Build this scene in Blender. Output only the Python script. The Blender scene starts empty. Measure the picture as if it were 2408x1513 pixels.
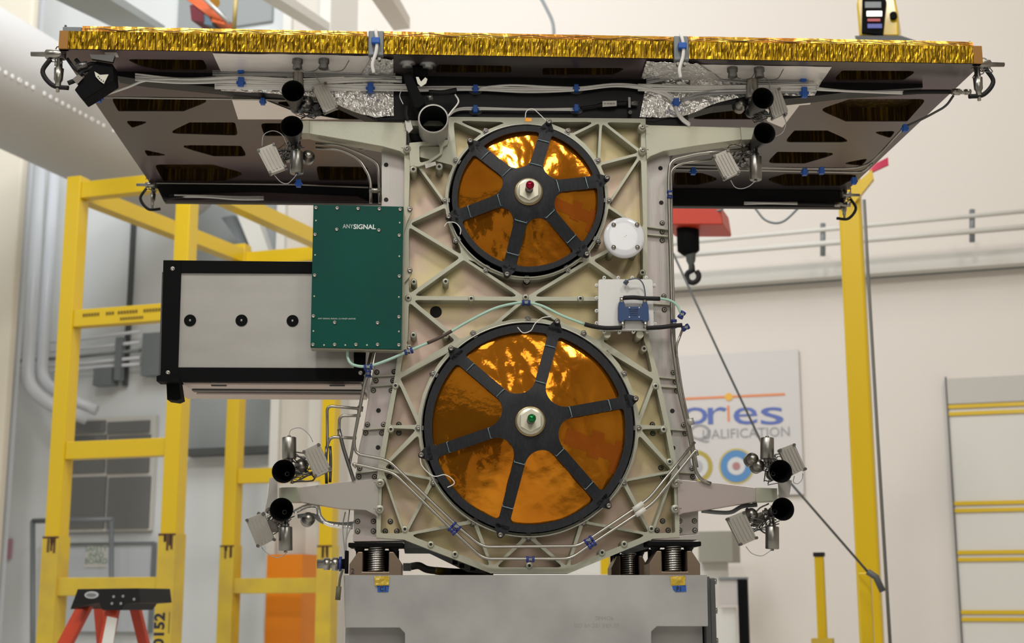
import bpy, math, random
from mathutils import Vector, Matrix, noise
from mathutils.geometry import tessellate_polygon

random.seed(7)
V = Vector
PI = math.pi
scene = bpy.context.scene
col = scene.collection

# ------------------------------------------------------------------ camera
FPX, CX, CY = 3320.0, 1204.0, 756.5
CAM = V((0.0, -3.32, 1.5))
PITCH = math.atan(0.2)
ROLL = 0.0011
_r0 = V((1, 0, 0))
_f0 = V((0, math.cos(PITCH), math.sin(PITCH)))
_u0 = V((0, -math.sin(PITCH), math.cos(PITCH)))
RIGHT = math.cos(ROLL) * _r0 - math.sin(ROLL) * _u0
UP = math.sin(ROLL) * _r0 + math.cos(ROLL) * _u0
FWD = _f0
cam_d = bpy.data.cameras.new('camera')
cam = bpy.data.objects.new('camera', cam_d)
col.objects.link(cam)
m = Matrix.Identity(4)
for i in range(3):
    m[i][0], m[i][1], m[i][2], m[i][3] = RIGHT[i], UP[i], -FWD[i], CAM[i]
cam.matrix_world = m
cam_d.sensor_width = 36.0
cam_d.lens = 36.0 * FPX / 2408.0
cam_d.clip_start = 0.05
cam_d.clip_end = 60
cam_d.dof.use_dof = True
cam_d.dof.focus_distance = 3.33
cam_d.dof.aperture_fstop = 5.0
scene.camera = cam

# ------------------------------------------------------------------ world, lights, exposure
world = bpy.data.worlds.new('hall_air')
scene.world = world
world.use_nodes = True
bg = world.node_tree.nodes['Background']
bg.inputs[0].default_value = (1.0, 0.95, 0.88, 1)
bg.inputs[1].default_value = 0.10


def area(name, loc, target, size, power, color=(1, 0.96, 0.9), sy=None):
    d = bpy.data.lights.new(name, 'AREA')
    d.energy = power
    d.color = color
    d.size = size
    if sy:
        d.shape = 'RECTANGLE'
        d.size_y = sy
    o = bpy.data.objects.new(name, d)
    col.objects.link(o)
    o.location = loc
    o.rotation_euler = (V(target) - V(loc)).to_track_quat('-Z', 'Y').to_euler()
    return o


area('bay_and_fill_light', (-1.2, -5.4, 8.0), (0, 0, 2.0), 0.9, 300)
area('bay_and_fill_light', (3.0, -5.2, 7.8), (0, 0, 2.0), 1.2, 170)
area('bay_and_fill_light', (-4.6, -4.5, 7.8), (0, 0, 1.5), 1.2, 120, (0.95, 0.98, 1.0))
area('bay_and_fill_light', (0.6, -6.6, 4.4), (0, 0, 2.1), 2.6, 80)  # front fill added behind the camera, not a known lamp of the hall
area('bay_and_fill_light', (-1.6, 2.4, 7.6), (-3.6, 8.5, 2.2), 3.0, 370, (0.92, 0.96, 1.0))
area('bay_and_fill_light', (3.0, 0.4, 8.0), (2.8, 6.0, 0.6), 2.4, 125, (1, 0.94, 0.88))
scene.view_settings.view_transform = 'Standard'
scene.view_settings.look = 'None'
scene.view_settings.gamma = 1.0
scene.view_settings.use_curve_mapping = False
scene.view_settings.exposure = -0.42

# ------------------------------------------------------------------ frames


class Frame:
    def __init__(s, origin, yaw):
        s.M = Matrix.Translation(V(origin)) @ Matrix.Rotation(yaw, 4, 'Z')
        s.I = s.M.inverted()
        s.o = s.I @ CAM
        s.R3 = s.I.to_3x3()

    def ray(s, px, py):
        d = FWD * FPX + RIGHT * (px - CX) + UP * (CY - py)
        return s.R3 @ d

    def at(s, px, py, y):
        d = s.ray(px, py)
        return s.o + d * ((y - s.o.y) / d.y)

    def atz(s, px, py, z):
        d = s.ray(px, py)
        return s.o + d * ((z - s.o.z) / d.z)

    def atx(s, px, py, x):
        d = s.ray(px, py)
        return s.o + d * ((x - s.o.x) / d.x)


SAT = Frame((0, 0, 0), math.radians(2.53))
ROOM = Frame((0, -3.32, 0), math.radians(-18.4))
S = SAT.at


def SL(pts, y):
    return [S(p[0], p[1], y) for p in pts]


# ------------------------------------------------------------------ materials
MATS = {}


def mat(name, color, rough=0.5, metal=0.0, bump=None, vary=None, emit=None, coat=0.0, aniso=None, spec=None):
    """bump=(scale,strength,(sx,sy,sz)); vary=(scale,(sx,sy,sz),color2,lo,hi)"""
    if name in MATS:
        return MATS[name]
    m = bpy.data.materials.new(name)
    m.use_nodes = True
    nt = m.node_tree
    b = nt.nodes['Principled BSDF']
    b.inputs['Base Color'].default_value = (*color, 1)
    b.inputs['Roughness'].default_value = rough
    b.inputs['Metallic'].default_value = metal
    if coat:
        b.inputs['Coat Weight'].default_value = coat
        b.inputs['Coat Roughness'].default_value = 0.06
    if spec is not None:
        b.inputs['Specular IOR Level'].default_value = spec

    def noise_node(scale, st, detail=4.0):
        tc = nt.nodes.new('ShaderNodeTexCoord')
        mp = nt.nodes.new('ShaderNodeMapping')
        mp.inputs['Scale'].default_value = st
        nz = nt.nodes.new('ShaderNodeTexNoise')
        nz.inputs['Scale'].default_value = scale
        nz.inputs['Detail'].default_value = detail
        nt.links.new(tc.outputs['Object'], mp.inputs[0])
        nt.links.new(mp.outputs[0], nz.inputs['Vector'])
        return nz
    if bump:
        nz = noise_node(bump[0], bump[2])
        bp = nt.nodes.new('ShaderNodeBump')
        bp.inputs['Strength'].default_value = bump[1]
        bp.inputs['Distance'].default_value = 0.002 if len(bump) < 4 else bump[3]
        nt.links.new(nz.outputs['Fac'], bp.inputs['Height'])
        nt.links.new(bp.outputs[0], b.inputs['Normal'])
    if vary:
        nz = noise_node(vary[0], vary[1])
        rp = nt.nodes.new('ShaderNodeValToRGB')
        rp.color_ramp.elements[0].position = vary[3]
        rp.color_ramp.elements[1].position = vary[4]
        rp.color_ramp.elements[0].color = (*color, 1)
        rp.color_ramp.elements[1].color = (*vary[2], 1)
        nt.links.new(nz.outputs['Fac'], rp.inputs['Fac'])
        nt.links.new(rp.outputs[0], b.inputs['Base Color'])
    if emit:
        b.inputs['Emission Color'].default_value = (*emit[0], 1)
        b.inputs['Emission Strength'].default_value = emit[1]
    MATS[name] = m
    return m


U = (1, 1, 1)
M_RIB = mat('alodined_rib', (0.45, 0.44, 0.34), 0.42, 0.35, vary=(5, U, (0.40, 0.41, 0.33), 0.35, 0.65), bump=(300, 0.1, U))
M_FLOOR = mat('alodined_floor', (0.66, 0.56, 0.31), 0.40, 0.4, vary=(7, U, (0.58, 0.44, 0.36), 0.42, 0.62), bump=(60, 0.06, (1, 1, 6)))
M_SIDE = mat('milled_side', (0.43, 0.42, 0.39), 0.4, 0.5, vary=(9, (3, 1, 1), (0.46, 0.40, 0.39), 0.4, 0.6), bump=(90, 0.12, (5, 1, 0.3)))
M_ALU = mat('brushed_aluminium', (0.43, 0.42, 0.395), 0.42, 0.4, vary=(4, (1, 1, 3), (0.37, 0.36, 0.34), 0.3, 0.7), bump=(120, 0.06, (1, 1, 8)))
M_STEEL = mat('stainless_steel', (0.36, 0.345, 0.31), 0.30, 1.0)
M_CAN = mat('brushed_can', (0.30, 0.29, 0.265), 0.36, 1.0, bump=(200, 0.2, (1, 1, 0.1)))
M_SPRING = mat('spring_wire', (0.60, 0.58, 0.55), 0.25, 1.0)
M_ARM = mat('satin_arm', (0.42, 0.40, 0.37), 0.38, 0.5, vary=(3, U, (0.45, 0.38, 0.36), 0.4, 0.65))
M_BLOCK = mat('bare_block', (0.34, 0.34, 0.335), 0.42, 0.35, vary=(5, U, (0.46, 0.46, 0.45), 0.38, 0.66), bump=(120, 0.05, U))
M_DSTEEL = mat('dark_steel', (0.16, 0.155, 0.15), 0.35, 0.9)
M_BOLT = mat('bolt_steel', (0.30, 0.28, 0.25), 0.35, 0.9)
M_HOLE = mat('socket_black', (0.006, 0.006, 0.006), 0.7)
M_BLACK = mat('black_anodised', (0.006, 0.006, 0.0065), 0.65, 0.0, spec=0.05)
M_CARBON = mat('carbon_fibre', (0.013, 0.014, 0.017), 0.5, 0.0, bump=(500, 0.08, (1, 1, 1)), vary=(260, (1, 1, 0.2), (0.018, 0.019, 0.023), 0.45, 0.6), spec=0.25)
M_KAPTON = mat('kapton_film', (0.80, 0.30, 0.02), 0.10, 0.88, vary=(7, U, (0.62, 0.20, 0.012), 0.35, 0.7), bump=(13, 0.22, U, 0.01))
M_GOLD = mat('gold_tape', (0.48, 0.30, 0.012), 0.30, 0.85, vary=(420, (1, 1, 0.07), (0.13, 0.065, 0.004), 0.44, 0.58), bump=(300, 0.5, (1, 1, 0.12)))  # dark streaks put the pleats' uneven reflections into the colour
M_GOLDD = mat('dark_gold_core', (0.045, 0.025, 0.007), 0.35, 0.6, vary=(150, (1, 1, 0.05), (0.24, 0.145, 0.02), 0.50, 0.72), bump=(180, 0.6, (1, 1, 0.15)))
M_AMBER = mat('amber_film', (0.50, 0.20, 0.015), 0.25, 0.5, bump=(14, 0.3, U, 0.01), vary=(6, (1, 1, 3), (0.55, 0.34, 0.03), 0.42, 0.6))
M_COPPER = mat('copper_tape_end', (0.34, 0.16, 0.035), 0.4, 0.4)
M_SKIN = mat('panel_skin', (0.105, 0.092, 0.088), 0.3, 0.55, vary=(2.2, U, (0.11, 0.07, 0.085), 0.42, 0.68))
M_BEAM = mat('black_beam', (0.009, 0.009, 0.011), 0.45, spec=0.25)
M_FOIL = mat('silver_foil', (0.90, 0.89, 0.87), 0.25, .85, bump=(75, 0.9, U, 0.004))
M_CREAM = mat('pale_foil', (0.96, 0.91, 0.87), 0.35, 0.4, bump=(14, 0.25, (1, 4, 1), 0.004))
M_WIRE = mat('white_wire', (0.78, 0.77, 0.74), 0.5)
M_GWIRE = mat('grey_wire', (0.33, 0.33, 0.33), 0.45)
M_MINT = mat('mint_coax', (0.36, 0.56, 0.46), 0.4)
M_CLAMP = mat('blue_clamp', (0.012, 0.03, 0.20), 0.45)
M_TIE = mat('bright_blue_tie', (0.006, 0.09, 0.42), 0.45)
M_GREEN = mat('green_solder_mask', (0.0, 0.066, 0.048), 0.42, 0.0, spec=0.15, vary=(3, U, (0.002, 0.055, 0.043), 0.4, 0.6))
M_WHITE = mat('white_paint', (0.72, 0.73, 0.76), 0.16, 0.0, coat=0.4)
M_WHITEM = mat('white_matt', (0.70, 0.70, 0.68), 0.5, bump=(40, 0.05, U))
M_RFBLUE = mat('blue_anodised', (0.022, 0.055, 0.15), 0.4, 0.3)
M_RED = mat('red_cap', (0.30, 0.004, 0.03), 0.18, 0.7)
M_GRN = mat('green_cap', (0.004, 0.16, 0.035), 0.18, 0.7)
M_NUT = mat('ivory_nut', (0.60, 0.58, 0.46), 0.35, 0.4)
M_COVER = mat('striped_cover', (0.38, 0.36, 0.32), 0.42, 0.55, bump=(60, 0.1, U))
M_TAN = mat('tan_bracket', (0.21, 0.155, 0.11), 0.42, 0.55)
M_YTAPE = mat('yellow_tape', (0.52, 0.36, 0.03), 0.25, 0.0, bump=(60, 0.5, U))
M_BTAPE = mat('blue_tape', (0.015, 0.085, 0.36), 0.6)
M_INK = mat('ink', (0.01, 0.012, 0.03), 0.6)
M_YEL = mat('yellow_paint', (0.66, 0.44, 0.006), 0.32, coat=0.2)
M_YELW = mat('worn_yellow_paint', (0.62, 0.44, 0.035), 0.45, vary=(6, U, (0.52, 0.36, 0.05), 0.4, 0.7))
M_WALL = mat('wall_paint', (0.70, 0.655, 0.60), 0.85)
M_COLD = mat('cool_wall_paint', (0.74, 0.76, 0.76), 0.85)
M_TRIM = mat('trim_paint', (0.60, 0.56, 0.50), 0.7)
M_GREY = mat('grey_metal', (0.20, 0.22, 0.23), 0.5, 0.2)
M_DGREY = mat('dark_grey_paint', (0.075, 0.08, 0.08), 0.5)
M_GLASS = mat('dim_glass', (0.17, 0.17, 0.165), 0.5)
M_ORANGE = mat('orange_paint', (0.80, 0.24, 0.004), 0.5)
M_LADR = mat('red_fibreglass', (0.50, 0.045, 0.012), 0.4)
M_RUB = mat('black_plastic', (0.012, 0.012, 0.013), 0.55, spec=0.25)
M_PIPE = mat('white_pipe', (0.68, 0.70, 0.74), 0.35)
M_DOOR = mat('door_white', (0.66, 0.645, 0.60), 0.6)

# ------------------------------------------------------------------ mesh builder


def catmull(pts, n=6):
    pts = [V(p) for p in pts]
    if len(pts) < 3:
        return pts
    out = []
    P = [pts[0] * 2 - pts[1]] + pts + [pts[-1] * 2 - pts[-2]]
    for i in range(1, len(P) - 2):
        a, b, c, d = P[i - 1], P[i], P[i + 1], P[i + 2]
        for k in range(n):
            t = k / n
            out.append(0.5 * ((2 * b) + (c - a) * t + (2 * a - 5 * b + 4 * c - d) * t * t + (3 * b - 3 * c + d - a) * t ** 3))
    out.append(pts[-1])
    return out


def fillet(pts, r, n=4):
    """round the corners of an open 3d polyline"""
    pts = [V(p) for p in pts]
    out = [pts[0]]
    for i in range(1, len(pts) - 1):
        a, b, c = pts[i - 1], pts[i], pts[i + 1]
        la, lc = (a - b).length, (c - b).length
        d = min(r, la * 0.45, lc * 0.45)
        p, q = b + (a - b).normalized() * d, b + (c - b).normalized() * d
        for k in range(n + 1):
            t = k / n
            out.append(p * (1 - t) ** 2 + b * 2 * t * (1 - t) + q * t * t)
    out.append(pts[-1])
    return out


class MB:
    def __init__(s):
        s.v, s.f, s.sm = [], [], []
        s.mi, s.cur = {}, 0

    def use(s, k):
        s.cur = k
        return s

    def add(s, vs, fs, smooth=False):
        o = len(s.v)
        s.v += [V(p) for p in vs]
        for f in fs:
            if s.cur:
                s.mi[len(s.f)] = s.cur
            s.f.append([i + o for i in f])
            s.sm.append(smooth)
        return s

    def box(s, a, b):
        x0, x1 = sorted((a[0], b[0]))
        y0, y1 = sorted((a[1], b[1]))
        z0, z1 = sorted((a[2], b[2]))
        vs = [(x0, y0, z0), (x1, y0, z0), (x1, y1, z0), (x0, y1, z0), (x0, y0, z1), (x1, y0, z1), (x1, y1, z1), (x0, y1, z1)]
        return s.add(vs, [(0, 3, 2, 1), (4, 5, 6, 7), (0, 1, 5, 4), (1, 2, 6, 5), (2, 3, 7, 6), (3, 0, 4, 7)])

    def hexa(s, q, off):
        """quad (4 points) extruded by a vector"""
        return s.prism(q, off)

    def prism(s, pts, off, holes=(), back=True):
        pts = [V(p) for p in pts]
        loops = [pts] + [[V(p) for p in h] for h in holes]
        flat = [p for l in loops for p in l]
        off = V(off)
        n = len(flat)
        tris = tessellate_polygon(loops)
        base = len(s.v)
        vs = flat + [p + off for p in flat]
        fs = [tuple(t) for t in tris]
        if back:
            fs += [tuple(i + n for i in reversed(t)) for t in tris]
        k = 0
        for l in loops:
            L = len(l)
            for i in range(L):
                j = (i + 1) % L
                fs.append((k + i, k + j, k + j + n, k + i + n))
            k += L
        return s.add(vs, fs)

    def tube(s, pts, r, n=8, smooth=True, caps=True):
        pts = [V(p) for p in pts]
        q = [pts[0]]
        for p in pts[1:]:
            if (p - q[-1]).length > 1e-5:
                q.append(p)
        pts = q
        if len(pts) < 2:
            return s
        N = len(pts)
        rs = r if isinstance(r, (list, tuple)) else [r] * N
        t0 = (pts[1] - pts[0]).normalized()
        u = t0.orthogonal().normalized()
        vs = []
        for i in range(N):
            t = (pts[min(i + 1, N - 1)] - pts[max(i - 1, 0)])
            t = t.normalized() if t.length > 1e-9 else t0
            u = (u - t * u.dot(t))
            u = u.normalized() if u.length > 1e-9 else t.orthogonal().normalized()
            w = t.cross(u)
            rr = rs[min(i, len(rs) - 1)]
            for k in range(n):
                a = 2 * PI * k / n
                vs.append(pts[i] + (u * math.cos(a) + w * math.sin(a)) * rr)
        fs = [(i * n + k, i * n + (k + 1) % n, (i + 1) * n + (k + 1) % n, (i + 1) * n + k) for i in range(N - 1) for k in range(n)]
        s.add(vs, fs, smooth)
        if caps:
            b = len(s.v) - len(vs)
            s.f.append([b + k for k in reversed(range(n))]); s.sm.append(False)
            s.f.append([b + (N - 1) * n + k for k in range(n)]); s.sm.append(False)
        return s

    def cyl(s, a, b, r, r2=None, n=20):
        return s.tube([a, b], [r, r if r2 is None else r2], n=n)

    def lathe(s, o, axis, prof, n=40, smooth=True, cap0=False, cap1=False):
        """prof: list of (distance along axis, radius)"""
        o, ax = V(o), V(axis).normalized()
        u = ax.orthogonal().normalized()
        w = ax.cross(u)
        vs = []
        for t, r in prof:
            for k in range(n):
                a = 2 * PI * k / n
                vs.append(o + ax * t + (u * math.cos(a) + w * math.sin(a)) * r)
        N = len(prof)
        fs = [(i * n + k, i * n + (k + 1) % n, (i + 1) * n + (k + 1) % n, (i + 1) * n + k) for i in range(N - 1) for k in range(n)]
        s.add(vs, fs, smooth)
        b = len(s.v) - len(vs)
        if cap0:
            s.f.append([b + k for k in reversed(range(n))]); s.sm.append(False)
        if cap1:
            s.f.append([b + (N - 1) * n + k for k in range(n)]); s.sm.append(False)
        return s

    def ball(s, c, r, n=10):
        c = V(c)
        prof = [(-math.cos(PI * i / n) * r, max(math.sin(PI * i / n) * r, 1e-4)) for i in range(n + 1)]
        return s.lathe(c, (0, 0, 1), prof, n=n * 2)

    def ruled(s, top, bot, nu, nv, amp=0.0, sc=30.0, nrm=(0, -1, 0), thick=None, seed=0.0):
        def res(pl, n):
            pl = [V(p) for p in pl]
            L = [0]
            for a, b in zip(pl, pl[1:]):
                L.append(L[-1] + (b - a).length)
            out = []
            for k in range(n + 1):
                t = L[-1] * k / n
                i = 0
                while i < len(L) - 2 and L[i + 1] < t:
                    i += 1
                d = L[i + 1] - L[i]
                out.append(pl[i].lerp(pl[i + 1], (t - L[i]) / d if d else 0))
            return out
        A, B = res(top, nu), res(bot, nu)
        nr = V(nrm)
        vs = []
        for j in range(nv + 1):
            for i in range(nu + 1):
                p = A[i].lerp(B[j and i] if j == 0 else B[i], j / nv) if j else A[i].copy()
                if amp:
                    q = p * sc + V((seed, seed, seed))
                    d = noise.noise(q) + 0.5 * noise.noise(q * 2.3) + 0.25 * noise.noise(q * 5.1)
                    p = p + nr * d * amp
                vs.append(p)
        W = nu + 1
        fs = [(j * W + i, j * W + i + 1, (j + 1) * W + i + 1, (j + 1) * W + i) for j in range(nv) for i in range(nu)]
        n0 = len(vs)
        if thick:
            th = V(thick)
            vs2 = vs + [p + th for p in vs]
            fs2 = list(fs) + [tuple(i + n0 for i in reversed(f)) for f in fs]
            ring = [i for i in range(W)] + [j * W + nu for j in range(1, nv + 1)] + [nv * W + i for i in range(nu - 1, -1, -1)] + [j * W for j in range(nv - 1, 0, -1)]
            for a, b in zip(ring, ring[1:] + ring[:1]):
                fs2.append((a, b, b + n0, a + n0))
            return s.add(vs2, fs2, False)
        return s.add(vs, fs, False)

    def build(s, name, material, parent=None, base=None, bevel=0.0, M=None):
        me = bpy.data.meshes.new(name)
        off = V(base) if base is not None else V((0, 0, 0))
        if parent is not None and 'base' in parent:
            off = V(parent['base'])
        me.from_pydata([tuple(p - off) for p in s.v], [], s.f)
        me.polygons.foreach_set('use_smooth', s.sm)
        mats = material if isinstance(material, (list, tuple)) else [material]
        for mm in mats:
            me.materials.append(mm)
        for k_, v_ in s.mi.items():
            me.polygons[k_].material_index = v_
        me.update()
        bmf = _fix_normals(me)
        o = bpy.data.objects.new(name, me)
        col.objects.link(o)
        if parent is not None:
            o.parent = parent
            o_base[o.name] = off
        elif M is not None:
            o.matrix_world = M @ Matrix.Translation(off)
        if bevel:
            md = o.modifiers.new('edge', 'BEVEL')
            md.width = bevel
            md.segments = 2
            md.limit_method = 'ANGLE'
            md.angle_limit = math.radians(40)
        return o


o_base = {}
import bmesh


def _fix_normals(me):
    bm = bmesh.new()
    bm.from_mesh(me)
    bmesh.ops.recalc_face_normals(bm, faces=bm.faces)
    bm.to_mesh(me)
    bm.free()


class Thing:
    """an Empty at the thing's base; parts are built in the coordinates of its frame"""

    def __init__(s, name, label, cat, frame, base, group=None):
        s.o = bpy.data.objects.new(name, None)
        s.o.empty_display_size = 0.1
        col.objects.link(s.o)
        s.base = V(base)
        s.o.matrix_world = frame.M @ Matrix.Translation(s.base)
        s.o['label'] = label
        s.o['category'] = cat
        if group:
            s.o['group'] = group

    def part(s, name, mb, material, under=None, bevel=0.0, label=None):
        me_v = mb.v
        mb2 = MB()
        mb2.v = [p - s.base for p in me_v]
        mb2.f, mb2.sm, mb2.mi = mb.f, mb.sm, mb.mi
        o = mb2.build(name, material, under if under is not None else s.o, bevel=bevel)
        if label:
            o['label'] = label
        return o


def single(name, mb, material, frame, label=None, cat=None, base=None, group=None, kind=None, bevel=0.0):
    if base is None:
        xs = [p.x for p in mb.v]; ys = [p.y for p in mb.v]; zs = [p.z for p in mb.v]
        base = V(((min(xs) + max(xs)) / 2, (min(ys) + max(ys)) / 2, min(zs)))
    o = mb.build(name, material, None, base=base, bevel=bevel, M=frame.M)
    if label: o['label'] = label
    if cat: o['category'] = cat
    if group: o['group'] = group
    if kind: o['kind'] = kind
    return o


def text_mb(body, size, center, angle=0.0, offset=0.0, extrude=0.0004, align='CENTER', ydir=-1, spacing=1.0, xs=1.0):
    """flat lettering facing -Y of the frame"""
    cu = bpy.data.curves.new('lettering', 'FONT')
    cu.body = body
    cu.size = size
    cu.align_x = align
    cu.align_y = 'CENTER'
    cu.offset = offset
    cu.extrude = extrude
    cu.space_character = spacing
    cu.resolution_u = 3
    ob = bpy.data.objects.new('lettering', cu)
    col.objects.link(ob)
    dg = bpy.context.evaluated_depsgraph_get()
    me = bpy.data.meshes.new_from_object(ob.evaluated_get(dg))
    mb = MB()
    ca, sa = math.cos(angle), math.sin(angle)
    c = V(center)
    vs = []
    for v in me.vertices:
        x, z = v.co.x * xs, v.co.y
        vs.append(c + V((x * ca - z * sa, -v.co.z, x * sa + z * ca)))
    mb.add(vs, [tuple(p.vertices) for p in me.polygons])
    bpy.data.objects.remove(ob)
    bpy.data.curves.remove(cu)
    bpy.data.meshes.remove(me)
    return mb


# ------------------------------------------------------------------ 2d helpers (pixel polygons)


def area2(p):
    return 0.5 * sum(p[i][0] * p[(i + 1) % len(p)][1] - p[(i + 1) % len(p)][0] * p[i][1] for i in range(len(p)))


def inset(p, d):
    if area2(p) < 0:
        p = p[::-1]
    n = len(p)
    out = []
    for i in range(n):
        a, b, c = V(p[i - 1]), V(p[i]), V(p[(i + 1) % n])
        e1, e2 = (b - a).normalized(), (c - b).normalized()
        n1, n2 = V((-e1.y, e1.x)), V((-e2.y, e2.x))
        k = 1 + n1.dot(n2)
        if k < 0.12:
            k = 0.12
        q = b + (n1 + n2) * (d / k)
        out.append((q.x, q.y))
    return out


def roundp(p, r, n=3):
    out = []
    N = len(p)
    for i in range(N):
        a, b, c = V(p[i - 1]), V(p[i]), V(p[(i + 1) % N])
        la, lc = (a - b).length, (c - b).length
        ang = (a - b).angle(c - b, PI)
        if ang > 2.7 or la < 1e-9 or lc < 1e-9:
            out.append((b.x, b.y))
            continue
        d = min(r / math.tan(ang / 2), la * 0.45, lc * 0.45)
        P, Q = b + (a - b).normalized() * d, b + (c - b).normalized() * d
        for k in range(n + 1):
            t = k / n
            q = P * (1 - t) ** 2 + b * 2 * t * (1 - t) + Q * t * t
            out.append((q.x, q.y))
    return out


def circ(cx, cy, r, n=24, ry=None):
    ry = r if ry is None else ry
    return [(cx + r * math.cos(2 * PI * k / n), cy + ry * math.sin(2 * PI * k / n)) for k in range(n)]

# ================================================================== THE HALL
R = ROOM.at
WY = 9.9            # the back wall, in the hall's own frame


def rbox(mb, a, b):
    return mb.box(a, b)


def wall_rect(px0, py0, px1, py1, y, th, mb=None):
    """box whose front face covers the pixel rectangle on plane y of the hall"""
    mb = mb or MB()
    a, b = R(px0, py1, y), R(px1, py0, y)
    ym = (py0 + py1) / 2
    xa, xb = R(px0, ym, y).x, R(px1, ym, y).x
    xm = (px0 + px1) / 2
    za, zb = R(xm, py1, y).z, R(xm, py0, y).z
    mb.box((xa, y, za), (xb, y + th, zb))
    return mb


def post_between(px, pyref, w, y, z0, z1, dy=None, mb=None):
    mb = mb or MB()
    x = R(px, pyref, y).x
    dy = dy or w
    mb.box((x - w / 2, y, z0), (x + w / 2, y + dy, z1))
    return mb


XS = R(640, 900, WY).x      # where the cooler left bay ends
single('wall_back', MB().box((XS, WY, 0), (9, WY + 0.2, 9.0)), M_WALL, ROOM, kind='structure')
single('wall_left', MB().box((-8.2, WY, 0), (XS, WY + 0.2, 9.0)), M_COLD, ROOM, kind='structure')
single('floor', MB().box((-8, -8, -0.15), (9, WY + 0.2, 0)), mat('sealed_epoxy', (0.66, 0.64, 0.60), 0.35), ROOM, kind='structure')
single('ceiling', MB().box((-8, -8.0, 9.0), (9, WY + 0.2, 9.15)), M_WALL, ROOM, kind='structure')
single('wall_front', MB().box((-8, -8.2, 0), (9, -8.0, 9.0)), M_WALL, ROOM, kind='structure')
single('wall_west', MB().box((-8.2, -8.0, 0), (-8, WY, 9.0)), M_COLD, ROOM, kind='structure')
single('wall_right', MB().box((9, -8.0, 0), (9.2, WY, 9.0)), M_WALL, ROOM, kind='structure')
single('added_dark_panel_2', MB().box((-3.2, -8.0, 0), (-0.4, -7.9, 4.6)), mat('added_dark', (0.03, 0.03, 0.032), 0.6), ROOM, kind='structure')  # unseen dark slab added behind the camera for reflections
single('added_dark_panel_3', MB().box((2.2, -8.0, 0), (4.6, -7.9, 3.4)), mat('added_dark', (0, 0, 0)), ROOM, kind='structure')  # second unseen slab, added as something dark for the film to reflect
single('added_dark_band', MB().box((-8, -8.0, 5.2), (9, -7.7, 5.7)), M_DGREY, ROOM, kind='structure')  # dark band out of view, put in to give reflections contrast

# column beside the left edge of the frame
single('trim_1', wall_rect(-160, -200, 30, 1600, 8.6, 0.08), mat('column_paint', (0.76, 0.70, 0.58), 0.8), ROOM, kind='structure', bevel=0.02)
single('trim_2', wall_rect(40, -150, 48, 1600, 8.9, 0.04), M_PIPE, ROOM, kind='structure')
# bay column between the two towers
c_ = MB()
wall_rect(655, -220, 735, 1900, 9.45, 0.45, c_)
single('trim_3', c_, M_TRIM, ROOM, kind='structure')
single('trim_4', wall_rect(640, -220, 660, 1900, 9.40, 0.5), M_DOOR, ROOM, kind='structure')
single('trim_5', wall_rect(730, -220, 757, 1900, 9.40, 0.5), M_DOOR, ROOM, kind='structure')
# recessed grey bay behind the gantry
single('trim_6', wall_rect(428, 470, 642, 1052, WY - 0.04, 0.05), mat('grey_bay', (0.33, 0.35, 0.35), 0.7), ROOM, kind='structure')
single('trim_7', wall_rect(420, 1052, 655, 1066, WY - 0.2, 0.2), M_DGREY, ROOM, kind='structure')
single('trim_8', wall_rect(420, -60, 640, 64, WY - 0.04, 0.05), mat('grey_bay', (0.2, 0.2, 0.2)), ROOM, kind='structure')
# slanted brace in front of the bay
mb = MB()
q = [R(548, 480, 9.5), R(592, 480, 9.5), R(640, 612, 9.5), R(600, 612, 9.5)]
mb.prism(q, (0, 0.1, 0))
single('slanted_brace', mb, M_DOOR, ROOM, 'pale slanted steel brace in front of the grey bay behind the yellow gantry', 'brace')
mb = MB()
q = [R(520, 512, 9.6), R(550, 506, 9.6), R(588, 596, 9.6), R(575, 590, 9.6)]
mb.prism(q, (0, 0.05, 0))
single('gusset_plate', mb, M_GREY, ROOM, 'dark grey gusset plate left of the pale slanted brace', 'plate')

# beam ledge and rails along the right wall
def railing():
    t = Thing('wall_rail', 'thin pale pipe rail running along the right wall above the roll-up door', 'rail', ROOM, R(1900, 620, WY - 0.35))
    for n_, (ya, yb) in (('pipe', (575, 497)), ('pipe', (603, 535))):
        m_ = MB(); m_.tube([R(1500, ya + 6, WY - 0.4), R(2480, yb - 7, WY - 0.4)], 0.016 if n_ == 'pipe' and ya < 590 else 0.02, 10)
        t.part('pipe', m_, M_DOOR)
    for px in (1935, 2286):
        k = (px - 1560) / 848
        yy = 575 - 79 * k
        m_ = MB(); m_.tube([R(px, yy - 14, WY - 0.38), R(px, yy + 62, WY - 0.38)], 0.018, 8)
        t.part('standoff', m_, M_GREY)
railing()
mb = MB()
a = R(1500, 632, WY - 0.3); b = R(2500, 555, WY - 0.3)
z = R(1900, 625, WY - 0.3).z
mb.box((R(1490, 620, WY - .3).x, WY - 0.14, z - 0.05), (R(2500, 560, WY - .3).x, WY, z + 0.055))
single('trim_9', mb, M_DOOR, ROOM, kind='structure')
mb = MB()
z = R(1900, 650, WY).z
mb.box((R(1500, 650, WY).x, WY - 0.02, z - 0.05), (9, WY, z - 0.035))
single('trim_10', mb, M_GREY, ROOM, kind='structure')

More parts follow.
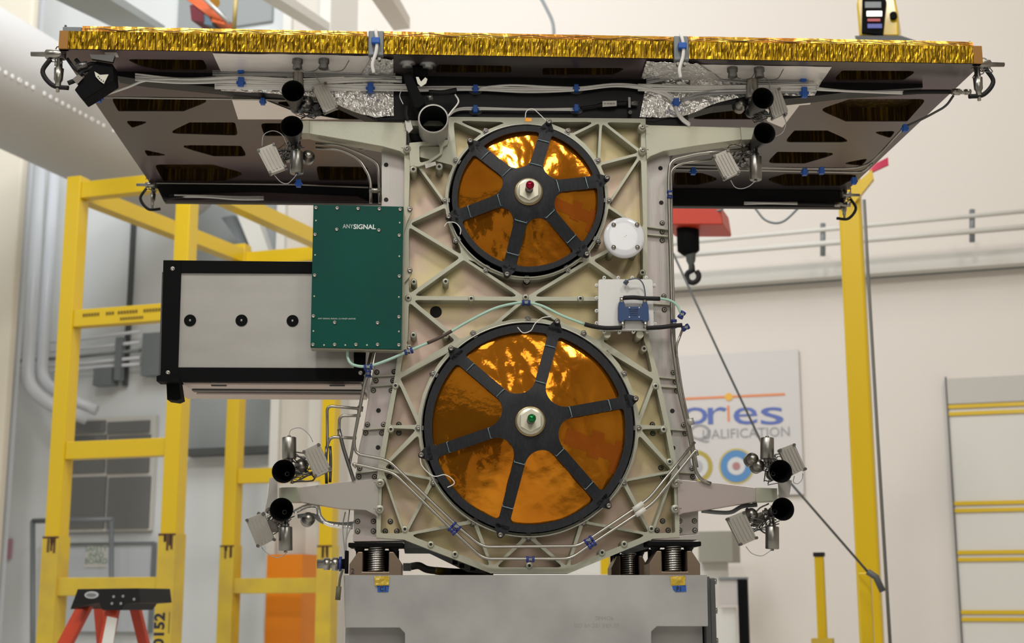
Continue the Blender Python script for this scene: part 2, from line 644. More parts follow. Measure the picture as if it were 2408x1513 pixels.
# roll-up door on the right
def rollup():
    y = WY - 0.06
    x0 = R(2245, 1200, y).x
    x1 = 8.0
    zt = R(2300, 888, y).z
    t = Thing('door_1', None or 'white roll-up door with pairs of yellow stripes', 'door', ROOM, (x0, y, 0))
    del t.o['label']; del t.o['category']
    t.o['kind'] = 'structure'
    t.part('door_leaf', MB().box((x0, y, 0), (x1, y + 0.05, zt)), M_DOOR)
    t.part('header', MB().box((x0, y - 0.01, R(2300, 948, y).z), (x1, y, zt)), mat('door_header', (0.50, 0.48, 0.44), 0.6))
    m_ = MB(); m_.box((x0 - 0.010, y - 0.012, 0), (x0, y + 0.05, zt + 0.014))
    t.part('door_frame', m_, M_DGREY)
    for yy in (963, 1192, 1308, 1449):
        for k in (-8.5, 8.5):
            zz = R(2310, yy + k, y).z
            t.part('stripe', MB().box((x0, y - 0.012, zz - 0.012), (x1, y - 0.001, zz + 0.012)), M_YEL)
rollup()

# poster with blurred company lettering
def poster():
    y = WY - 0.03
    mb = MB()
    A, B = R(1250, 850, y), R(1884, 826, y)
    x0, x1 = R(1250, 1000, y).x, R(1884, 1000, y).x
    z1, z0 = R(1880, 822, y).z, R(1880, 1163, y).z
    t = Thing('poster', 'white banner with blue lettering and round seals on the right wall', 'poster', ROOM, (x0, y, z0))
    t.part('sheet', MB().box((x0, y, z0), (x1, y + 0.02, z1)), mat('banner_white', (0.61, 0.585, 0.57), 0.6))
    zz = R(1750, 932, y).z
    xe = R(1846, 930, y).x
    t.part('orange_rule', MB().box((x0 + 0.1, y - 0.004, zz - 0.008), (xe, y, zz + 0.008)), mat('orange_print', (0.72, 0.25, 0.10), 0.5))
    c = R(1714, 934, y)
    t.part('dot', MB().cyl(c - V((0, 0.006, 0)), c, 0.028), mat('amber_print', (0.75, 0.42, 0.05), 0.5))
    h = 0.30
    blue = mat('blue_print', (0.10, 0.15, 0.42), 0.6)
    def word(s, px, size, mm, py, off=0.004, xs=1.1):
        c_ = R(px, py, y - 0.003)
        t.part('lettering', text_mb(s, size, c_, offset=off, xs=xs), mm)
    word('o', 1634, 0.26, blue, 972, 0.0, 1.45)
    word('r', 1682, 0.26, blue, 972, 0.0, 1.6)
    word('I', 1713, 0.165, mat('orange_print', (0, 0, 0)), 975, 0.0, 1.0)
    word('e', 1752, 0.26, blue, 972, 0.0, 1.6)
    word('s', 1815, 0.26, blue, 972, 0.0, 2.0)
    gp = mat('grey_print', (0.30, 0.30, 0.31), 0.5)
    word('Q', 1645, 0.16, gp, 1019, 0, 1.3)
    word('UALIFICATION', 1754, 0.095, gp, 1020, 0, 0.98)
    def seal(px, py, r, rings):
        o = None
        c_ = R(px, py, y)
        for i, (rr, mm) in enumerate(rings):
            m_ = MB(); m_.cyl(c_ - V((0, 0.003 * (i + 1), 0)), c_, r * rr, n=40)
            ob = t.part('seal' if o is None else 'seal_ring', m_, mm, under=o)
            o = o or ob
    seal(1638, 1098, 0.115, [(1, mat('gold_print', (0.42, 0.33, 0.06), 0.5)), (0.72, mat('seal_white', (0.6, 0.6, 0.6), 0.5)), (0.4, mat('seal_grey', (0.42, 0.42, 0.43), 0.5))])
    seal(1732, 1097, 0.125, [(1, mat('gold_print2', (0.55, 0.43, 0.10), 0.5)), (0.90, mat('seal_blue', (0.09, 0.24, 0.48), 0.5)), (0.50, mat('seal_white', (0, 0, 0))), (0.22, mat('seal_red', (0.42, 0.20, 0.20), 0.5))])
poster()

# right steel column of the crane
def crane_column():
    y = 6.9
    x = R(2033, 1200, y).x
    t = Thing('crane_column', 'tall yellow steel column on the right, leaning stay strap beside it', 'column', ROOM, (x, y, 0))
    w = 0.054
    zt = R(2000, 402, y).z
    t.part('post', MB().box((x - w, y, 0), (x + w, y + 0.11, zt)), M_YEL, bevel=0.012)
    m_ = MB()
    m_.prism([R(1990, 455, y - 0.03), R(2050, 398, y - 0.03), R(2054, 420, y - 0.03), R(2008, 478, y - 0.03)], (0, 0.04, 0))
    t.part('bracket', m_, M_YEL)
    mb = MB().prism([R(2044, 400, 6.88), R(2060, 384, 6.88), R(2088, 370, 6.88), R(2089, 387, 6.88), R(2052, 404, 6.88)], (0, 0.02, 0))
    t.part('warning_flag', mb, mat('magenta_flag', (0.62, 0.03, 0.09), 0.5))
crane_column()
def bollard(px, py_top, y, w, label, base_plate=True):
    x = R(px, 1400, y).x
    zt = R(px, py_top, y).z
    t = Thing('guard_post', label, 'post', ROOM, (x, y, 0))
    t.part('post', MB().box((x - w / 2, y, 0), (x + w / 2, y + w, zt)), M_YEL, bevel=0.006)
    t.part('cap', MB().box((x - w / 2 - 0.004, y - 0.004, zt), (x + w / 2 + 0.004, y + w + 0.004, zt + 0.02)), M_RUB)
    if base_plate:
        zb = R(px, 1502, y).z
        t.part('collar', MB().box((x - w * 1.1, y - 0.03, zb - 0.25), (x + w * 1.1, y + w + 0.03, zb)), M_YELW)
bollard(1929, 1309, 7.4, 0.047, 'short yellow guard post with a dark cap, left of the tall yellow column')
x = R(2036, 1430, 6.3).x
mb = MB(); mb.box((x - 0.026, 6.3, 0), (x + 0.026, 6.36, R(2030, 1347, 6.3).z))
single('strap_post', mb, M_YEL, ROOM, 'narrow yellow post standing in front of the tall yellow column', 'post', bevel=0.006)

# cables and stay lines on the right
mb = MB(); mb.tube([R(1583, 596, 6.2), R(1700, 850, 6.2), R(1790, 1040, 6.2), R(1862, 1140, 6.2), R(2040, 1345, 6.2)], 0.0055, 6)
mb.tube([R(2040, 1345, 6.2), R(2060, 1358, 6.2), R(2076, 1392, 6.2)], 0.014, 8)
single('stay_cable', mb, M_DGREY, ROOM, 'thin dark stay cable slanting down from behind the satellite to the yellow post', 'cable')
mb = MB(); mb.tube([R(2032, 470, 6.5), R(2040, 620, 6.5), R(2062, 1000, 6.5), R(2096, 1560, 6.5)], 0.008, 6)
single('hanging_cable', mb, mat('cable_grey', (0.16, 0.155, 0.14), 0.5), ROOM, 'grey cable hanging straight down right of the tall yellow column', 'cable')
mb = MB(); mb.tube(catmull([R(1258, -30, 8.5), R(1285, 20, 8.5), R(1300, 55, 8.5), R(1303, 95, 8.5)]), 0.012, 6)
single('overhead_cord', mb, M_GREY, ROOM, 'grey cord hanging from the ceiling above the middle of the deck', 'cord')

# red hoist with hook
def hoist():
    y = 6.4
    t = Thing('chain_hoist', 'red chain hoist with a black body and a hook, right of the satellite', 'hoist', ROOM, R(1630, 660, y))
    q = [R(1560, 478, y), R(1692, 478, y), R(1700, 528, y), R(1560, 528, y)]
    t.part('housing', MB().prism(q, (0, 0.25, 0)), mat('hoist_red', (0.50, 0.035, 0.012), 0.45), bevel=0.01)
    m_ = MB().tube(catmull([R(1640, 480, y + .1), R(1690, 496, y), R(1720, 470, y), R(1765, 480, y), R(1800, 518, y), R(1840, 522, y), R(1885, 482, y)]), 0.006, 6)
    t.part('power_cord', m_, M_GREY)
    c = R(1616, 560, y + 0.1)
    top, bot = R(1616, 505, y + 0.1), R(1619, 590, y + 0.1)
    rr = (R(1643, 550, y + .1) - R(1590, 550, y + .1)).length / 2
    m_ = MB(); m_.lathe(top, bot - top, [(0, rr), ((bot - top).length, rr * 0.96), ((bot - top).length * 1.12, rr * 0.5)], cap0=True, cap1=True)
    t.part('body', m_, M_BLACK)
    m_ = MB(); m_.lathe(R(1624, 590, y + .1), (0, 0, -1), [(0, 0.026), (0.05, 0.022), (0.07, 0.012), (0.1, 0.012)], cap1=True)
    t.part('swivel', m_, M_DGREY)
    hp = [(1629, 622), (1630, 634), (1618, 642), (1615, 652), (1620, 662), (1631, 665), (1641, 658), (1643, 647), (1638, 638)]
    m_ = MB(); m_.tube(catmull(SLr(hp, y + 0.1)), [0.008] * 6 + [0.013] * 60, 10)
    t.part('hook', m_, M_RUB)


def SLr(pts, y):
    return [R(p[0], p[1], y) for p in pts]


hoist()

# yellow control box at the top right
def control_box():
    y = 6.0
    t = Thing('trolley_controller', 'yellow overhead trolley box with dark displays, above the right end of the deck', 'controller', ROOM, R(2065, 84, y))
    prof = [(2022, -40), (2014, 10), (2020, 84), (2114, 84), (2112, 30), (2098, -40)]
    t.part('shell', MB().prism(SLr(prof, y + 0.02), (0, 0.22, 0)), M_YEL, bevel=0.008)
    sc = [(2028, -20), (2026, 76), (2076, 82), (2084, 2), (2070, -20)]
    t.part('face', MB().prism(SLr(sc, y), (0, 0.02, 0)), M_BLACK)
    for (a, b, mm) in (((2034, 4), (2072, 18), M_GREY), ((2038, 26), (2074, 38), M_WHITE), ((2040, 44), (2070, 50), mat('tube_red', (0.45, 0.05, 0.06), 0.4)), ((2040, 56), (2074, 66), mat('tube_blue', (0.05, 0.07, 0.35), 0.4))):
        t.part('display', MB().prism(SLr([a, (b[0], a[1]), b, (a[0], b[1])], y - 0.006), (0, 0.006, 0)), mm)
    c = R(2101, 38, y + 0.01)
    t.part('knob', MB().cyl(c - V((0, 0.015, 0)), c + V((0, .01, 0)), 0.016), M_BLACK)
    t.part('tray', MB().prism(SLr([(2010, 84), (2120, 84), (2155, 96), (2018, 96)], y - 0.02), (0, 0.3, 0)), M_DGREY)
control_box()

# lab cabinet, papers and board right of the base block
def cabinet():
    y = 8.3
    t = Thing('equipment_rack', 'dark framed equipment rack with white sheets, right of the base block', 'rack', ROOM, (R(1720, 1400, y).x, y, 0))
    z = R(1720, 1362, y).z
    t.part('top_frame', wall_rect(1690, 1358, 1758, 1364, y, 0.03), M_GREY)
    t.part('sheet', wall_rect(1690, 1364, 1750, 1424, y + 0.01, 0.01), mat('sheet_grey', (0.50, 0.47, 0.45), 0.6))
    m_ = MB(); m_.box((R(1738, 1500, y).x, y, 0), (R(1760, 1500, y).x, y + 0.05, z))
    t.part('upright', m_, M_BLACK)
    m_ = MB(); m_.box((R(1665, 1500, y).x, y + 0.04, 0), (R(1730, 1500, y).x, y + 0.05, R(1700, 1430, y).z))
    t.part('panel', m_, M_DOOR)
cabinet()
single('wall_cabinet', wall_rect(1642, 1250, 1722, 1322, 9.2, 0.3), mat('cabinet_olive', (0.30, 0.29, 0.24), 0.6), ROOM, 'grey green cabinet on the wall between base block and right thrusters', 'cabinet')
single('wall_notice', wall_rect(1628, 1320, 1712, 1380, 9.3, 0.02), M_DOOR, ROOM, 'white notice sheet below the grey green wall cabinet', 'notice')
single('yellow_sign', wall_rect(1412, 1300, 1432, 1352, 7.4, 0.03), M_YEL, ROOM, 'small yellow panel seen between base block and satellite bottom', 'sign')
single('white_sign', wall_rect(1330, 1318, 1412, 1350, 8.4, 0.03), M_DOOR, ROOM, 'white panel seen under the satellite left of the small yellow panel', 'sign')

# ------------------------------------------------------------------ yellow gantry
def gantry():
    yn, yf = 7.05, 8.85
    w = 0.10
    xl, xr = R(129, 1129, yn).x, R(400, 1129, yn).x
    fl, fr = R(538, 1200, yf).x, R(766, 1200, yf).x
    zt = R(165, 415, yn).z
    t = Thing('gantry_frame', 'yellow welded steel gantry frame with rungs on the left', 'gantry', ROOM, ((xl + xr) / 2, yn, 0))
    def zz(py, px, y):
        return R(px, py, y).z
    zb = {}
    for (x, y, pyb, px) in ((xl, yn, 1262, 129), (xr, yn, 1255, 400), (fl, yf, 1283, 538), (fr, yf, 1283, 766)):
        zsplit = zz(pyb, px, y)
        p = t.part('post', MB().box((x - w / 2, y, 0), (x + w / 2, y + w, zt)), M_YEL, bevel=0.006)
        t.part('worn_sleeve', MB().box((x - w / 2 - 0.006, y - 0.006, 0), (x + w / 2 + 0.006, y + w + 0.006, zsplit)), M_YELW, under=p)
        m_ = MB()
        rr = random.Random(int(px))
        for k in range(6):
            u, h = rr.uniform(-0.04, 0.03), rr.uniform(0.03, 0.10)
            m_.box((x + u, y - 0.0075, zsplit - h), (x + u + 0.015, y - 0.006, zsplit - 0.004))
        m_.box((x - w / 2 - .006, y - 0.0072, zsplit - .012), (x + w / 2 + .006, y - .006, zsplit))
        t.part('grime', m_, mat('grime', (0.10, 0.05, 0.02), 0.8), under=p)
    for (x0, x1, y, pys, px) in ((xl, xr, yn, (437, 741, 1055, 1380), 265), (fl, fr, yf, (602, 1117, 1378), 650)):
        for py in pys:
            z = zz(py, px, y)
            hh = 0.052
            m_ = MB().box((x0 + w / 2, y + 0.012, z - hh), (x1 - w / 2, y + w - 0.012, z + hh))
            rg = t.part('rung', m_, M_YELW if py > 1300 else M_YEL, bevel=0.004)
            if py == 741:
                mi = mat('rung_lettering', (0.16, 0.10, 0.01), 0.7)
                zc = z + 0.013
                for k, (f0, f1) in enumerate(((0.10, 0.30), (0.34, 0.44), (0.46, 0.68), (0.72, 0.98))):
                    xa, xb = xl + 0.05 + (xr - xl - .1) * f0, xl + 0.05 + (xr - xl - .1) * f1
                    mm = MB()
                    nn = int((xb - xa) / 0.02)
                    for i in range(nn):
                        mm.box((xa + i * 0.02, y + 0.009, zc - 0.008), (xa + i * 0.02 + 0.014, y + 0.012, zc + 0.010))
                    t.part('lettering', mm, mi, under=rg)
                mm = MB()
                for i in range(9):
                    mm.box((xl + 0.38 + i * 0.018, y + 0.009, z - 0.033), (xl + 0.392 + i * 0.018, y + 0.012, z - 0.017))
                t.part('lettering', mm, mi, under=rg)
    zb = zz(437, 265, yn)
    for (xa, xb) in ((xl, fl), (xr, fr)):
        m_ = MB()
        a0, a1 = V((xa - 0.045, yn + w, zb - 0.05)), V((xa + 0.045, yn + w, zb - 0.05))
        b0, b1 = V((xb - 0.045, yf, zb - 0.05)), V((xb + 0.045, yf, zb - 0.05))
        m_.prism([a0, a1, b1, b0], (0, 0, 0.10))
        t.part('side_beam', m_, M_YEL)
    tx = text_mb('20152', 0.090, (xr - 0.018, yn - 0.0075, R(385, 1492, yn).z), angle=PI / 2, offset=0.003, spacing=1.05)
    t.part('number', tx, M_INK)
    m_ = MB().box((xr + 0.038, yn - 0.0075, R(400, 1490, yn).z), (xr + 0.042, yn - 0.006, R(400, 1440, yn).z))
    t.part('scribble', m_, M_INK)
gantry()

# ------------------------------------------------------------------ step ladder
def ladder():
    y = 5.6
    F = Frame((0, -3.32, 0), math.radians(-18.4))
    t = Thing('step_ladder', 'red fibreglass step ladder with a black top cap, lower left', 'ladder', ROOM, (R(250, 1500, y).x, y, 0))
    lean = 0.36

    def rail(pa, pb, ya, yb, w, mm=M_LADR):
        a, b = R(pa[0], pa[1], ya), R(pb[0], pb[1], yb)
        d = (b - a).normalized()
        zfloor = a + d * (a.z / -d.z)
        m_ = MB()
        h = w / 2
        q = [a + V((-h, 0, 0)), a + V((h, 0, 0)), a + V((h, 0.03, 0)), a + V((-h, 0.03, 0))]
        m_.prism(q, zfloor - a)
        return t.part('side_rail', m_, mm, bevel=0.003)
    rail((196, 1425), (150, 1513), y, y - 0.05, 0.075)
    r = rail((262, 1430), (245, 1513), y - 0.06, y - 0.1, 0.06)
    rail((228, 1420), (236, 1513), y + 0.2, y + 0.24, 0.045)
    rail((310, 1415), (334, 1513), y + 0.16, y + 0.2, 0.05)
    q = [R(182, 1386, y - 0.08), R(264, 1385, y - 0.08), R(250, 1434, y - 0.08), R(164, 1434, y - 0.08)]
    cap = t.part('top_cap', MB().prism(SLr([(182, 1386), (326, 1384), (330, 1418), (294, 1421), (284, 1436), (240, 1436), (232, 1418), (178, 1428), (164, 1434)], y - 0.1), (0, 0.26, 0)), M_RUB, bevel=0.004)
    c = R(215, 1400, y - 0.103)
    m_ = MB()
    m_.prism([c + V((0.036 * math.cos(a), 0, 0.016 * math.sin(a))) for a in [2 * PI * k / 24 for k in range(24)]], (0, 0.004, 0))
    t.part('oval_badge', m_, mat('badge_grey', (0.5, 0.5, 0.5), 0.5), under=cap)
    m_ = MB()
    m_.prism([c + V((0.026 * math.cos(a), -0.002, 0.008 * math.sin(a))) for a in [2 * PI * k / 20 for k in range(20)]], (0, 0.002, 0))
    t.part('badge_inner', m_, M_GREY, under=cap)
    for p in ((268, 1404), (290, 1403), (264, 1420), (285, 1420), (316, 1410)):
        c = R(p[0], p[1], y - 0.1)
        t.part('rivet', MB().cyl(c - V((0, 0.004, 0)), c, 0.006, n=10), M_ALU, under=cap)
    q = [R(252, 1450, y - 0.075), R(275, 1455, y - 0.075), R(258, 1560, y - 0.125), R(230, 1560, y - 0.125)]
    t.part('safety_sticker', MB().prism(q, (0, 0.004, 0)), M_DOOR, under=r)
ladder()

# orange box column behind the lower left thrusters
x0, x1 = R(641, 1400, 9.25).x, R(724, 1400, 9.25).x
single('column_guard', MB().box((x0, 9.15, 0), (x1, 9.38, R(680, 1304, 9.15).z)), M_ORANGE, ROOM, 'bright orange column guard standing behind the lower left thrusters', 'guard')

# left window
def window():
    y = WY - 0.05
    t = Thing('window_1', '', '', ROOM, R(250, 1245, y))
    del t.o['label']; del t.o['category']
    t.o['kind'] = 'structure'
    t.part('window_frame', wall_rect(152, 982, 360, 1250, y, 0.04), M_DOOR)
    for (a, b) in ((158, 246), (252, 350)):
        for (c, d) in ((991, 1018), (1024, 1112), (1122, 1243)):
            t.part('pane', wall_rect(a, c, b, d, y - 0.02, 0.02), M_GLASS)
window()


def tank_pipe(pts, r, label, name='white_pipe'):
    mb = MB(); mb.tube(fillet([R(*p) for p in pts], 0.25), r, 14)
    single(name, mb, M_PIPE, ROOM, label, 'pipe')


tank_pipe([(97, 330, 9.3), (64, 905, 9.3), (110, 950, 9.3), (205, 985, 9.5)], 0.052, 'thick white pipe left of the gantry, the left one of the two')
tank_pipe([(132, 345, 9.5), (97, 895, 9.5), (150, 935, 9.5), (228, 965, 9.6)], 0.047, 'thick white pipe left of the gantry, the right one of the two')


def conduits():
    y = WY - 0.12
    t = Thing('conduit_run', 'bundle of thin grey conduits running along the left wall', 'conduit', ROOM, R(250, 860, y))
    for k, (ya, yb) in enumerate(((800, 768), (822, 795), (840, 815), (856, 833), (868, 850))):
        t.part('conduit', MB().tube([R(2, ya + 12, y), R(180, ya, y), R(330, (ya + 1.6 * (yb - ya) * .4), y)], 0.014, 8), M_PIPE if k != 2 else M_GREY)
    for px in (13, 282):
        x = R(px, 840, y).x
        t.part('support', MB().box((x - 0.03, y - 0.03, R(px, 895 if px > 100 else 860, y).z), (x + 0.03, y + 0.03, R(px, 795, y).z)), M_GREY)
conduits()
single('junction_box', wall_rect(219, 866, 262, 906, WY - 0.16, 0.10), M_GREY, ROOM, 'small grey junction box on the left wall below the conduits', 'box')
single('junction_box', wall_rect(333, 782, 400, 882, WY - 0.14, 0.10), M_GREY, ROOM, 'large grey junction box partly behind the black framed dispenser', 'box')
mb = MB(); mb.box((R(300, 600, WY - .1).x - 0.018, WY - 0.05, R(300, 905, WY - .1).z), (R(300, 600, WY - .1).x + 0.018, WY - 0.02, R(300, 440, WY - .1).z))
single('black_conduit', mb, M_DGREY, ROOM, 'thin black vertical conduit on the left wall behind the gantry', 'conduit')
mb = MB()
for px in (77, 262):
    mb.tube([R(px, 1226, 9.5), R(px, 1800, 9.5)], 0.02, 8)
mb.tube([R(77, 1226, 9.5), R(266, 1222, 9.5)], 0.02, 8)
single('pipe_stand', mb, M_GREY, ROOM, 'grey pipe frame standing in front of the left window and whiteboard', 'frame')


def whiteboard():
    y = WY - 0.06
    t = Thing('whiteboard', 'white notice board with green lettering below the left window', 'board', ROOM, R(250, 1490, y))
    t.part('board', wall_rect(140, 1281, 352, 1486, y, 0.02), mat('board_white', (0.60, 0.63, 0.67), 0.4))
    t.part('frame', wall_rect(134, 1276, 358, 1282, y - 0.02, 0.04), M_GREY)
    t.part('frame', wall_rect(352, 1276, 358, 1490, y - 0.02, 0.04), M_GREY)
    g = mat('green_print', (0.16, 0.30, 0.24), 0.6)
    t.part('sheet', wall_rect(200, 1280, 250, 1335, y - 0.01, 0.01), M_DOOR)
    for s_, py in (('SAFETY', 1292), ('INFO', 1307), ('BOARD', 1321)):
        t.part('lettering', text_mb(s_, 0.062, R(226, py, y - 0.012)), g)
whiteboard()
single('pink_notice', wall_rect(12, 1268, 24, 1315, WY - 0.03, 0.02), mat('pink_paper', (0.50, 0.25, 0.30), 0.6), ROOM, 'narrow pink notice at the far left edge of the wall', 'notice')

# fabric air duct with a dotted line, upper left
def duct():
    t = Thing('air_duct', 'large pale round air duct with a dotted line of nozzles, upper left', 'duct', ROOM, R(330, 420, 8.6))
    a, b = R(430, 415, 9.3), None
    rr = 0.40
    a = R(440, 420, 9.3)
    b = V((a.x, 2.0, a.z))
    mm = mat('duct_fabric', (0.50, 0.49, 0.48), 0.9)
    m_ = MB(); m_.lathe(a, b - a, [(0, 0.05), (0.02, rr * 0.7), (0.08, rr * 0.95), (0.2, rr), ((b - a).length, rr)], n=64, cap0=True)
    t.part('sleeve', m_, mm)
    dirn = None
    # angle of the nozzle row: seen a little above the lower outline
    for k in range(95):
        m_ = MB()
        yy = 9.0 - 0.062 * k - (0.05 if k % 12 > 8 else 0)
        ang = math.radians(338)
        c = V((a.x + (rr) * math.cos(ang), yy, a.z + rr * math.sin(ang)))
        n_ = V((math.cos(ang), 0, math.sin(ang)))
        m_.cyl(c - n_ * 0.01, c + n_ * 0.004, 0.013, n=8)
        t.part('nozzle', m_, mat('nozzle_white', (0.92, 0.92, 0.92), 0.5))
duct()

# overhead steel upper left
def ceiling_beam(pa, pb, w, h, mm, label, ya, yb):
    a, b = R(pa[0], pa[1], ya), R(pb[0], pb[1], yb)
    m_ = MB()
    q = [a + V((-w / 2, 0, 0)), a + V((w / 2, 0, 0)), a + V((w / 2, 0, h)), a + V((-w / 2, 0, h))]
    m_.prism(q, b - a)
    single('ceiling_beam', m_, mm, ROOM, label, 'beam')
ceiling_beam((160, -20), (350, 82), 0.26, 0.05, mat('beam_grey', (0.30, 0.34, 0.35), 0.5), 'grey steel beam under the ceiling, upper left above the duct', 5.5, 8.2)
ceiling_beam((880, -30), (945, 70), 0.12, 0.08, M_WALL, 'pale ceiling beam slanting above the left joint of the deck', 6.5, 8.5)
ceiling_beam((590, -30), (760, 75), 0.10, 0.06, M_DOOR, 'pale ceiling beam slanting behind the crane trolley', 6.5, 8.5)


def trolley():
    y = 6.8
    t = Thing('crane_trolley', 'crane trolley with orange cable chain above the left half of the deck', 'trolley', ROOM, R(500, 62, y))
    t.part('motor', MB().prism(SLr([(446, 12), (480, 8), (482, 52), (450, 48)], y), (0, 0.15, 0)), mat('maroon', (0.12, 0.012, 0.02), 0.5))
    t.part('gearbox', MB().prism(SLr([(478, 10), (500, 12), (498, 60), (480, 56)], y), (0, 0.15, 0)), mat('slate_blue', (0.10, 0.16, 0.2), 0.5))
    for k in range(5):
        t.part('cable_chain', MB().tube([R(428 + k * 9, -12, y), R(496 + k * 9, 40 + k * 3, y)], 0.007, 6), mat('cable_orange', (0.62, 0.12, 0.03), 0.5))
    t.part('cover', MB().prism(SLr([(492, 28), (530, 42), (528, 58), (494, 50)], y), (0, 0.1, 0)), mat('cable_orange', (0, 0, 0)))
    t.part('arm', MB().tube([R(470, -14, y - 0.1), R(540, 54, y - 0.1)], 0.012, 8), M_ALU)
    t.part('hub', MB().cyl(R(505, 6, y - 0.02), R(505, 6, y + 0.1), 0.03), mat('trolley_amber', (0.35, 0.16, 0.01), 0.5))
    t.part('hanger', MB().tube([R(556, -20, y), R(550, 70, y)], 0.013, 8), mat('hanger_yellow', (0.35, 0.26, 0.08), 0.5))
trolley()

# ================================================================== BASE BLOCK AND ISOLATORS
ZB = S(1236, 1353, -0.03).z            # top of the block
YB0, YB1 = -0.03, 0.62


def base_block():
    xl, xr = S(808, 1400, YB0).x, S(1663, 1400, YB0).x
    t = Thing('mounting_block', 'big bare aluminium mounting block carrying the satellite', 'block', SAT, ((xl + xr) / 2, 0.3, ZB - 1.35))
    zl = S(880, 1477, YB0).z
    o = [(808, 1353), (1663, 1353), (1665, 1474), (1545, 1474), (1532, 1486), (1532, 2250), (952, 2250), (952, 1490), (940, 1477), (811, 1477)]
    pts = [S(p[0], p[1], YB0) for p in o]
    pts[0].z = pts[1].z = ZB
    m_ = MB().prism(pts, (0, YB1 - YB0, 0))
    t.part('body', m_, M_BLOCK, bevel=0.002)
    m_ = MB().box((S(812, 1490, .03).x, 0.03, ZB - 1.35), (S(955, 1490, 0.03).x, YB1, S(880, 1477, 0.03).z + .02))
    t.part('recessed_leg', m_, M_BLOCK)
    m_ = MB().box((S(1528, 1490, .03).x, 0.03, ZB - 1.35), (S(1652, 1490, 0.03).x, YB1, S(1590, 1474, 0.03).z + .02))
    t.part('recessed_leg', m_, M_BLOCK)
    x1 = xr + 0.001
    t.part('side_plate', MB().box((x1, 0.0, ZB - 1.35), (x1 + 0.011, YB1, ZB - 0.003)), M_DGREY, bevel=0.001)
    m_ = MB()
    m_.box((x1 + 0.012, 0.01, ZB - 1.35), (x1 + 0.026, YB1, ZB - 0.006))
    t.part('side_plate', m_, M_DGREY, bevel=0.003)
    for py in (1368, 1437, 1508):
        c = S(1690, py, 0.03)
        c.x = x1 + 0.026
        t.part('bolt', MB().cyl(c, c + V((0.006, 0, 0)), 0.007, n=10), M_BOLT)
    # tape flags
    for (px, s_, k) in ((896, 'C1', 0), (1592, 'F1', 1)):
        q = SL([(px - 16, 1356), (px + 20, 1355), (px + 18, 1377), (px - 14, 1378)], YB0 - 0.003)
        mm = MB().ruled([q[3], q[2]], [q[0], q[1]], 10, 8, amp=0.004, sc=60, thick=(0, 0.001, 0), seed=k)
        t.part('yellow_tape', mm, M_YTAPE)
        if k:
            q = SL([(px - 11, 1379), (px + 21, 1377), (px + 22, 1392), (px - 3, 1393), (px - 9, 1387)], YB0 - 0.0016)
        else:
            q = SL([(px - 9, 1379), (px + 19, 1378), (px + 17, 1393), (px - 8, 1393)], YB0 - 0.0016)
        bt = t.part('blue_tape', MB().prism(q, (0, 0.0015, 0)), M_BTAPE)
        c = S(px + 5, 1386, YB0 - 0.0022)
        t.part('lettering', text_mb(s_, 0.014, c, offset=0.0003, extrude=0.0002), M_INK, under=bt)
    et = mat('etched_mark', (0.30, 0.295, 0.285), 0.6)
    c = S(1421, 1454, YB0 - 0.0002)
    t.part('etched_text', text_mb('2844OP', 0.013, c, angle=PI, extrude=0.0002, xs=-1), et)
    c = S(1403, 1471, YB0 - 0.0002)
    t.part('etched_text', text_mb('ISO 9V-201 REV 00', 0.013, c, angle=PI, extrude=0.0002, xs=-1), et)
base_block()


